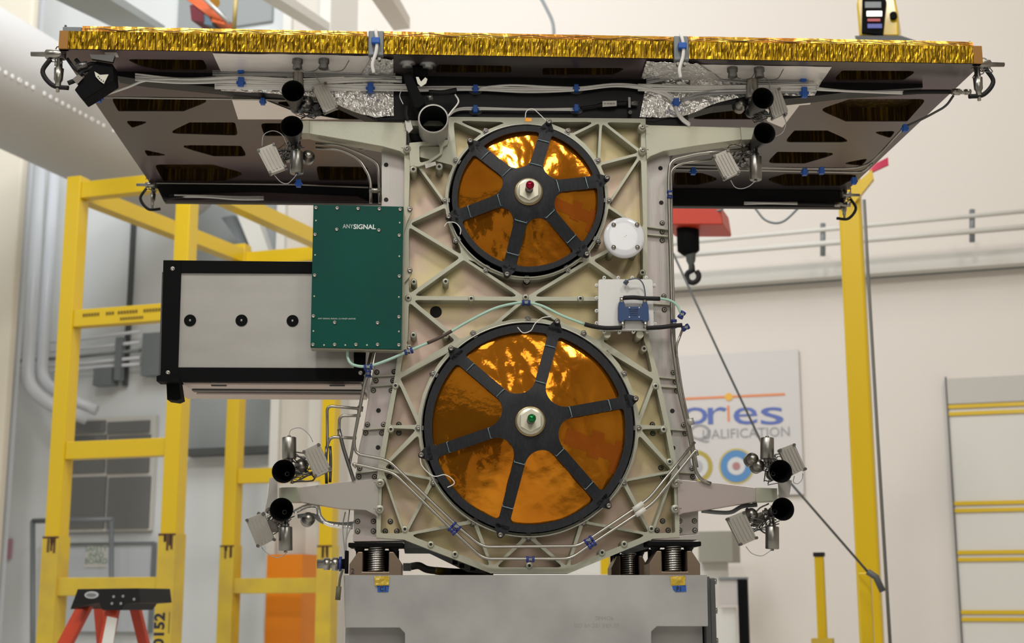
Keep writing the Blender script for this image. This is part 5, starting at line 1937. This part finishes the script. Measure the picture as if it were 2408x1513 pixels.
tr_ = tracker([(175, 211), (226, 143), (265, 150), (268, 190), (210, 228), (196, 236)], -.11, [(222, 168), (235, 176), (255, 175), (244, 197), (234, 190), (225, 180)], 'tilted black sensor box under the left end of the deck')
m_ = MB()
for p in ((231, 180), (234, 184), (238, 188), (243, 191)):
    c = S(p[0], p[1], -.1145)
    m_.cyl(c, c + V((0, .0005, 0)), .0016, n=8)
P('dial_holes', m_, M_HOLE, under=tr_)
P('connector', MB().prism(SL([(170, 186), (184, 175), (196, 183), (182, 198)], -.115), (0, .02, 0)), M_STEEL)
P('bracket_plate', MB().prism(SL([(215, 138), (265, 146), (270, 130), (210, 126)], -.12), (0, .01, 0)), M_DSTEEL)
for k, pl in enumerate(([(160, 196), (182, 186), (196, 168), (228, 158)], [(178, 140), (196, 158), (214, 150), (240, 152)], [(158, 138), (176, 162), (200, 176), (214, 186)])):
    P('black_hose', MB().tube(catmull(SL(pl, -.10)), .006 - .001 * k, 8), M_RUB)
P('grey_motor', MB().tube(SL([(180, 158), (206, 152)], -.105), .009, 14), M_DSTEEL)
tg = P('name_tag', MB().prism(SL([(244, 120), (274, 122), (279, 134), (250, 134)], yfront + .012), (0, .002, 0)), M_DOOR)
tr2 = tracker([(948, 175), (964, 168), (1001, 243), (986, 254), (975, 252)], -.09, [(978, 181), (984, 181), (990, 192), (1000, 182), (1005, 186), (1002, 196), (990, 204), (982, 196)], 'tilted black sensor arm at the top left of the front panel', .03)
P('sensor_box', MB().prism(SL([(970, 154), (1006, 157), (1006, 180), (974, 178)], -.07), (0, .04, 0)), M_BLACK, bevel=.002)
for (px, py) in ((958, 144), (1006, 147)):
    c = D(px, py + 3)
    P('disc', MB().lathe(V((c.x, c.y, ZD)), (0, 0, -1), [(0, .019), (.004, .020), (.006, .012), (.012, .012), (.012, .001)], n=30), mat('glass_disc', (0.30, 0.30, 0.30), 0.15, .4))
m_ = MB()
m_.tube(catmull(SL([(1008, 217), (1040, 218), (1062, 214), (1074, 212)], -.05)), .006, 10)
P('black_cable', m_, M_RUB)
P('connector', MB().tube(SL([(1003, 232), (1018, 230)], -.06), .008, 12), M_DSTEEL)
wires('camera_lead', [[(1070, 222), (1078, 240), (1062, 262), (1052, 276)]], .0022, -.05, M_WIRE)
wires('camera_lead', [[(948, 205), (940, 225), (948, 245)]], .0011, -.05, M_WIRE)
m_ = MB().prism(SL([(953, 284), (965, 282), (971, 303), (962, 312), (955, 305)], -.03), (0, .004, 0))
P('name_tag', m_, M_DOOR)
P('black_cable', MB().tube(catmull(SL([(958, 250), (956, 268), (960, 284)], -.03)), .005, 8), M_RUB)
P('black_bracket', MB().prism(SL([(962, 312), (978, 316), (992, 326), (1056, 328), (1056, 336), (990, 332), (968, 330)], .0), (0, .03, 0)), M_BLACK)

# telescope tube
o = S(1019, 279, -.10)
rt = (S(1055, 279, -.10) - o).length
m_ = MB().lathe(o, (0, 1, 0), [(.0, rt - .0035), (0, rt), (.004, rt), (.11, rt * .98), (.13, rt * .9)], n=60)
m_.lathe(o, (0, 1, 0), [(0, rt - .0035), (.12, rt - .004), (.12, .001)], n=60)
tel = P('telescope_tube', m_, [M_ALU], label='short silver tube with a black bore pointing at the viewer')
P('telescope_bore', MB().lathe(o + V((0, .002, 0)), (0, 1, 0), [(0, rt - .004), (.115, rt - .0045), (.116, .001)], n=60), M_HOLE, under=tel)
# bracket below it
bq = roundp([(962, 336), (1056, 328), (1052, 340), (1042, 345), (1040, 362), (1010, 384), (984, 392), (964, 392)], 4)
hq = roundp([(986, 343), (1033, 338), (1034, 360), (1006, 378), (987, 384)], 6)
P('camera_bracket', MB().prism(SL(bq, -.012), (0, .012, 0), holes=[SL(hq, -.012)]), M_RIB, bevel=.001)
for p in ((972, 398), (1033, 392)):
    boss(p[0], p[1], r=.009, y0=-.014)
P('name_tag', MB().prism(SL([(999, 386), (1024, 380), (1026, 388), (1001, 396)], -.016), (0, .002, 0)), M_DOOR)

# ---- green circuit board box
gy = -.055
gq = [(737, 481), (949, 486), (944, 822), (730, 817)]
gb = P('radio_unit', MB().prism(SL([(738, 484), (950, 489), (945, 826), (731, 821)], gy + .006), (0, .03, 0)), mat('tan_chassis', (0.38, 0.36, 0.28), .4, .4), label='green covered radio unit')
P('green_cover', MB().prism(SL(gq, gy), (0, .006, 0)), M_GREEN, under=gb, bevel=.0008)
tw = mat('print_white', (0.50, 0.58, 0.55), 0.6)
c = S(806, 533, gy - .0008)
P('lettering', text_mb('ANY', .0150, c, align='LEFT', extrude=.0003, xs=.80), tw, under=gb)
c = S(831, 534, gy - .0008)
P('lettering', text_mb('SIGNAL', .0160, c, align='LEFT', extrude=.0003, offset=.0004, xs=.98), mat('print_bright', (0.66, 0.72, 0.70), 0.6), under=gb)
c = S(792, 750, gy - .0006)
P('lettering', text_mb('ANY SIGNAL RADIO, 2.5 MHZP UNIT/05', .0050, c, extrude=.0002), tw, under=gb)
scr = [(743, 489), (793, 490), (842, 491), (892, 492), (941, 493), (792, 540), (891, 542), (741, 552), (939, 554), (740, 648), (939, 650), (737, 744), (938, 746), (787, 759), (888, 760), (736, 811), (787, 811), (837, 811), (888, 811), (938, 812)]
dots = [(743, 519), (940, 524), (741, 600), (939, 603), (739, 697), (938, 699), (737, 779), (938, 780), (762, 812), (812, 812), (863, 812)]
for p in scr:
    c = S(p[0], p[1], gy)
    P('screw', MB().lathe(c, (0, -1, 0), [(0, .0042), (.002, .0042), (.002, .0025), (.0005, .0001)], n=14), M_BOLT, under=gb)
for p in dots:
    c = S(p[0], p[1], gy)
    P('hole', MB().lathe(c, (0, -1, 0), [(0, .002), (.0004, .002), (.0004, .0001)], n=10), M_NUT, under=gb)
fl_ = MB().prism(SL(roundp([(948, 486), (966, 488), (968, 500), (958, 520), (950, 545), (950, 620), (962, 632), (970, 640), (962, 652), (951, 665), (951, 800), (962, 815), (968, 822), (944, 826)], 3), -.012), (0, .010, 0))
P('mounting_flange', fl_, mat('tan_chassis', (0, 0, 0)), under=gb)
for p in ((964, 492), (964, 636), (963, 817)):
    c = S(p[0], p[1], -.014)
    P('screw', MB().lathe(c, (0, -1, 0), [(-.002, .0062), (.003, .0062), (.003, .003), (.001, .0001)], n=14), M_BOLT, under=gb)

# ---- dispenser box at the left
dy = .02
dd = .30
bx = P('payload_dispenser', MB().prism(SL([(397, 613), (862, 616), (855, 896), (386, 896)], dy), (0, dd, 0)), mat('dispenser_side', (0.58, 0.50, 0.46), .45, .2), label='large box with a black frame and a bare aluminium face', bevel=.001)
P('frame_rail', MB().prism(SL([(385, 612), (862, 617), (862, 643), (384, 641)], dy - .012), (0, .014, 0)), M_BLACK, under=bx, bevel=.001)
P('frame_rail', MB().prism(SL([(380, 864), (852, 866), (858, 897), (378, 898)], dy - .012), (0, .014, 0)), M_BLACK, under=bx, bevel=.001)
P('frame_rail', MB().prism(SL([(384, 612), (426, 613), (417, 898), (377, 898)], dy - .013), (0, .016, 0)), M_BLACK, under=bx, bevel=.001)
P('frame_rail', MB().prism(SL([(832, 700), (864, 700), (858, 880), (832, 880)], dy - .0125), (0, .014, 0)), M_BLACK, under=bx, bevel=.001)
P('frame_foot', MB().prism(SL([(368, 885), (384, 880), (422, 886), (422, 898), (368, 897)], dy - .016), (0, .05, 0)), M_BLACK, under=bx)
P('frame_foot', MB().prism(SL([(391, 898), (420, 898), (426, 938), (415, 943), (393, 940)], dy + .02), (0, .05, 0)), M_BLACK, under=bx)
P('hinge_strip', MB().prism(SL([(381, 640), (386, 640), (378, 880), (373, 880)], dy - .004), (0, .02, 0)), M_DSTEEL, under=bx)
P('face_sheet', MB().prism(SL([(426, 641), (848, 643), (842, 866), (418, 866)], dy - .006), (0, .006, 0)), M_ALU, under=bx, label='bare aluminium face sheet')
for p in ((447, 754), (568, 754), (688, 755)):
    c = S(p[0], p[1], dy - .0065)
    P('round_spacer', MB().cyl(c, c - V((0, .0014, 0)), .0142, n=32), M_BLACK, under=bx)
    P('screw', MB().lathe(c - V((0, .0014, 0)), (0, -1, 0), [(0, .003), (.001, .003), (.001, .0001)], n=12), M_STEEL, under=bx)
for p in ((406, 632), (395, 877), (848, 877)):
    c = S(p[0], p[1], dy - .013)
    P('screw', MB().lathe(c, (0, -1, 0), [(0, .0055), (.0012, .0055), (.0012, .002), (.0002, .0001)], n=16), M_STEEL, under=bx)
zb_ = S(620, 898, dy).z
xa, xb = S(430, 898, dy).x, S(848, 898, dy).x
for (f0, f1, mm) in ((.08, .30, mat('dispenser_side', (0, 0, 0))), (.40, .50, M_DGREY), (.62, .90, mat('dispenser_side', (0, 0, 0)))):
    P('underside_panel', MB().box((xa, dy + dd * f0, zb_ - .004), (xb, dy + dd * f1, zb_)), mm, under=bx)
for px in (515, 793):
    c = SAT.atz(px, 906, zb_ - .004)
    P('latch', MB().box(c - V((.018, .004, .003)), c + V((.018, .004, 0))), M_DGREY, under=bx)

# ---- white radome
o = S(1469, 557, -.06)
ra = (S(1518, 557, -.06) - o).length
m_ = MB().lathe(o, (0, 1, 0), [(0, .001), (.0, ra * .6), (.0006, ra * .86), (.003, ra * .95), (.008, ra), (.016, ra), (.016, ra * .9)], n=70)
rd = P('antenna_radome', m_, M_WHITE, label='round white antenna cover')
m_ = MB()
for (px, py) in ((1443, 529), (1498, 529), (1443, 582), (1499, 582)):
    c = S(px, py, -.06)
    P('screw', MB().lathe(c, (0, -1, 0), [(-.002, .0056), (.0008, .0056), (.0008, .004), (.003, .004), (.003, .0001)], n=16), M_BOLT, under=rd)
    m_.cyl(c + V((0, .012, 0)), c + V((0, .11, 0)), .007, n=14)
P('standoffs', m_, M_RIB, under=rd)
c = S(1473, 554, -.0602)
P('vent', MB().cyl(c, c + V((0, .0004, 0)), .0008, n=8), M_HOLE, under=rd)

# ---- white module with the blue filter
wy = -.035
wq = roundp([(1407, 657), (1535, 657), (1538, 777), (1407, 777)], 7)
wm = P('white_module', MB().prism(SL(wq, wy), (0, .014, 0)), M_WHITEM, label='square white electronics module', bevel=.001)
for p in [(1421, 653), (1454, 653), (1487, 653), (1520, 653), (1403, 671), (1403, 701), (1403, 731), (1403, 760), (1539, 671), (1540, 731), (1541, 762), (1421, 780), (1457, 781), (1490, 780), (1523, 779)]:
    c = S(p[0], p[1], wy + .004)
    P('module_lug', MB().lathe(c, (0, 1, 0), [(0, .0018), (0, .0042), (.010, .0042)], n=12), M_WHITEM, under=wm)
for p in ((1428, 786), (1505, 787)):
    c = S(p[0], p[1], wy + .01)
    P('module_standoff', MB().cyl(c, c + V((0, .075, 0)), .009, n=16), M_RIB, under=wm)
by = wy - .018
bq = [(1456, 710), (1468, 710), (1470, 721), (1511, 721), (1512, 711), (1521, 710), (1525, 722), (1526, 753), (1521, 760), (1512, 757), (1510, 753), (1470, 753), (1468, 757), (1457, 757), (1454, 750), (1454, 722)]
rf = P('blue_filter', MB().prism(SL(bq, by), (0, .014, 0)), M_RFBLUE, under=wm, bevel=.001, label='blue anodised filter block')
for k, (s_, sz) in enumerate((('RF-Lambda', .0050), ('RFSPLITTER2W', .0032), ('1-2000 MHz', .0042), ('SN 2104-0028', .0030))):
    P('lettering', text_mb(s_, sz, S(1490, 728 + k * 4.7, by - .0006), extrude=.0002), M_INK, under=wm)
m_ = MB()
for p in ((1480, 724), (1503, 724), (1480, 746), (1503, 746)):
    c = S(p[0], p[1], by)
    m_.cyl(c, c - V((0, .0008, 0)), .0017, n=10)
P('filter_screws', m_, M_STEEL, under=wm)
m_ = MB()
for (a, b) in (((1462, 712), (1462, 700)), ((1516, 712), (1516, 702)), ((1464, 756), (1465, 772)), ((1518, 756), (1518, 772))):
    P('coax_connector', MB().tube(SL([a, b], by + .004), .0052, 12), M_STEEL, under=wm)
for pl in ([(1466, 701), (1490, 700), (1515, 702), (1552, 703)], [(1375, 763), (1395, 768), (1425, 772), (1462, 771)], [(1520, 772), (1555, 770), (1580, 767), (1604, 765)]):
    P('black_sleeve', MB().tube(catmull(SL(pl, by + .002)), .0052, 12), M_RUB)
P('coax_cable', MB().tube(catmull([S(1552, 702, by), S(1575, 707, by), S(1592, 718, by), S(1602, 740, by)]), .0032, 10), M_MINT)
cx_ = [(818, 822, -.03), (818, 842, -.035), (830, 858, -.04), (865, 862, -.045), (910, 848, -.045), (961, 826, -.04), (1008, 806, -.035), (1050, 786, -.035), (1100, 757, -.03), (1160, 727, -.03), (1205, 715, -.03), (1238, 712, -.03), (1275, 720, -.035), (1320, 742, -.045), (1375, 763, by + .002)]
P('coax_cable', MB().tube(catmull([S(*p) for p in cx_]), .0034, 10), M_MINT)
P('dark_sleeve', MB().tube(catmull([S(1005, 807.5, -.036), S(1035, 794, -.036), S(1062, 779, -.036)]), .0041, 10), mat('dark_sleeve', (0.05, 0.03, 0.02), 0.5))
m_ = MB().tube(catmull(SL([(1470, 664), (1480, 658), (1500, 656), (1512, 668), (1517, 690), (1516, 702)], by)), .0016, 6)
m_.tube(SL([(1469, 668), (1475, 661)], by + .006), .0055, 10)
P('thin_lead', m_, mat('slate_lead', (0.08, 0.10, 0.14), .4), under=wm)


def clamp(px, py, y, ang=0, w=.022, two=False):
    c = S(px, py, y)
    m_ = MB()
    u = V((math.cos(ang), 0, math.sin(ang)))
    for s_ in (-1, 0, 1):
        m_.tube([c + u * (s_ * w * .33 - .0028), c + u * (s_ * w * .33 + .0028)], .0072 if s_ else .0058, 12)
    if two:
        v = V((-u.z, 0, u.x))
        for s_ in (-1, 0, 1):
            m_.tube([c + v * -.013 + u * (s_ * w * .33 - .0028), c + v * -.013 + u * (s_ * w * .33 + .0028)], .0072 if s_ else .0058, 12)
    o = P('tube_clamp', m_, M_CLAMP)
    m_ = MB().box(c + V((-.004, -.009, -.003)), c + V((.004, .004, .003)))
    P('clamp_bridge', m_, M_GREY, under=o)
    return o


clamp(866, 864, -.045, .1); clamp(866, 880, -.02, PI / 2, .016); clamp(961, 827, -.04, .3); clamp(1237, 713, -.03, 0)
clamp(1603, 741, by, 1.0, .018); clamp(1585, 762, -.02, PI / 2, .022); clamp(1612, 771, -.03, .5, .018)
clamp(1575, 458, -.012, PI / 2, .02)

# ---- tubes
def tubes(pl, y, r=.0036, rb=.02, under=None, mm=None):
    q = [S(p[0], p[1], (p[2] if len(p) > 2 else y)) for p in pl]
    return P('propellant_tube', MB().tube(fillet(q, rb, 6), r, 12), mm or M_STEEL)


yt = -.022
tubes([(880, 824), (866, 880), (858, 900), (846, 965), (832, 1035), (836, 1068), (912, 1082), (1078, 1241), (1134, 1287), (1358, 1285), (1384, 1270), (1490, 1199), (1527, 1173), (1634, 1040)], yt)
tubes([(838, 1100), (829, 1091), (925, 1112), (1071, 1254), (1136, 1315), (1342, 1315), (1384, 1285), (1490, 1215), (1536, 1184), (1637, 1058), (1640, 1072)], yt)
tubes([(874, 824), (856, 905), (838, 1000), (828, 1060), (822, 1092)], .0)
tubes([(770, 1052), (769, 955), (850, 962)], -.005, rb=.014)
tubes([(797, 1025), (798, 978), (848, 978)], -.005, rb=.014)
tubes([(768, 1055), (776, 1028), (838, 1031)], -.005, rb=.014)
tubes([(797, 1010), (806, 1050), (822, 1100), (832, 1131)], -.005, mm=M_DSTEEL, r=.0045)
tubes([(776, 1050), (778, 1090), (776, 1135)], .02, mm=M_DSTEEL)
tubes([(768, 1050), (766, 1090), (768, 1138)], .03, mm=M_DSTEEL)
P('tube_collar', MB().tube(SL([(848, 956), (846, 968)], 0), .007, 10), M_STEEL)
tubes([(1742, 352), (1640, 362), (1576, 378), (1572, 420), (1575, 560), (1579, 700), (1580, 800), (1597, 925), (1618, 1010), (1636, 1110), (1650, 1130), (1672, 1138)], -.01, r=.0042)
tubes([(1700, 372), (1600, 385), (1578, 400), (1580, 560), (1584, 700), (1586, 800), (1604, 920), (1624, 1010), (1640, 1100)], .012, r=.003)
tubes([(1605, 775), (1590, 815), (1592, 840)], -.01, r=.003)
P('tube_collar', MB().tube(SL([(1622, 985), (1626, 1000)], -.01), .009, 10), M_ALU)
P('white_sleeve', MB().tube(SL([(1489, 1200), (1512, 1184)], yt), .0062, 12), M_DOOR)
P('white_sleeve', MB().tube(SL([(1495, 1212), (1517, 1198)], yt), .0062, 12), M_DOOR)
clamp(1073, 1239, yt, -.75, .022, True); clamp(1384, 1271, yt, .6, .022, True); clamp(1247, 1316, yt, 0, .020)
tubes([(742, 338), (800, 342), (860, 368), (890, 385), (893, 478)], .035, r=.0036)
tubes([(742, 348), (800, 352), (845, 374), (872, 420), (872, 478)], .035, r=.0036)
tubes([(868, 448), (895, 448)], .02, r=.006, rb=.001)
tubes([(236, 229, .05), (560, 233, .05), (760, 236, .05)], .05, r=.0028)
tubes([(368, 431, yrear - .03), (700, 434, yrear - .03), (866, 441, yrear - .03)], 0, r=.0028)
tubes([(1585, 388, .3), (1850, 396, .3), (2036, 397, .3), (2128, 298, .1)], 0, r=.003, rb=.06)
tubes([(1585, 397, .35), (1850, 402, .35), (2030, 406, .35), (2050, 384, .28)], 0, r=.003, rb=.06)
tubes([(2128, 298, .05), (2170, 280, .02), (2225, 250, 0), (2242, 225, 0)], 0, r=.003, rb=.03, mm=M_DGREY)
for p in ((2128, 302), (1630, 403), (1892, 405), (1932, 402), (2008, 426), (1571, 452), (702, 432)):
    tie(p[0], p[1], .15 if p[0] > 1580 and p[1] > 380 else .05, h=.018, w=.012)
# foil tab and vents hanging under the panel edge
m_ = MB()
for (a, b) in ((1070, 1322), (1086, 1330), (1112, 1336)):
    c = S(a, b, .06)
    m_.box(c - V((.006, .006, .006)), c + V((.006, .006, .004)))
P('belly_fittings', m_, M_BLACK)
P('belly_panel', MB().prism(SL([(948, 1281), (1000, 1288), (1110, 1330), (1150, 1352), (1100, 1346), (1010, 1302), (952, 1302)], .09), (0, .02, 0)), M_GREY)
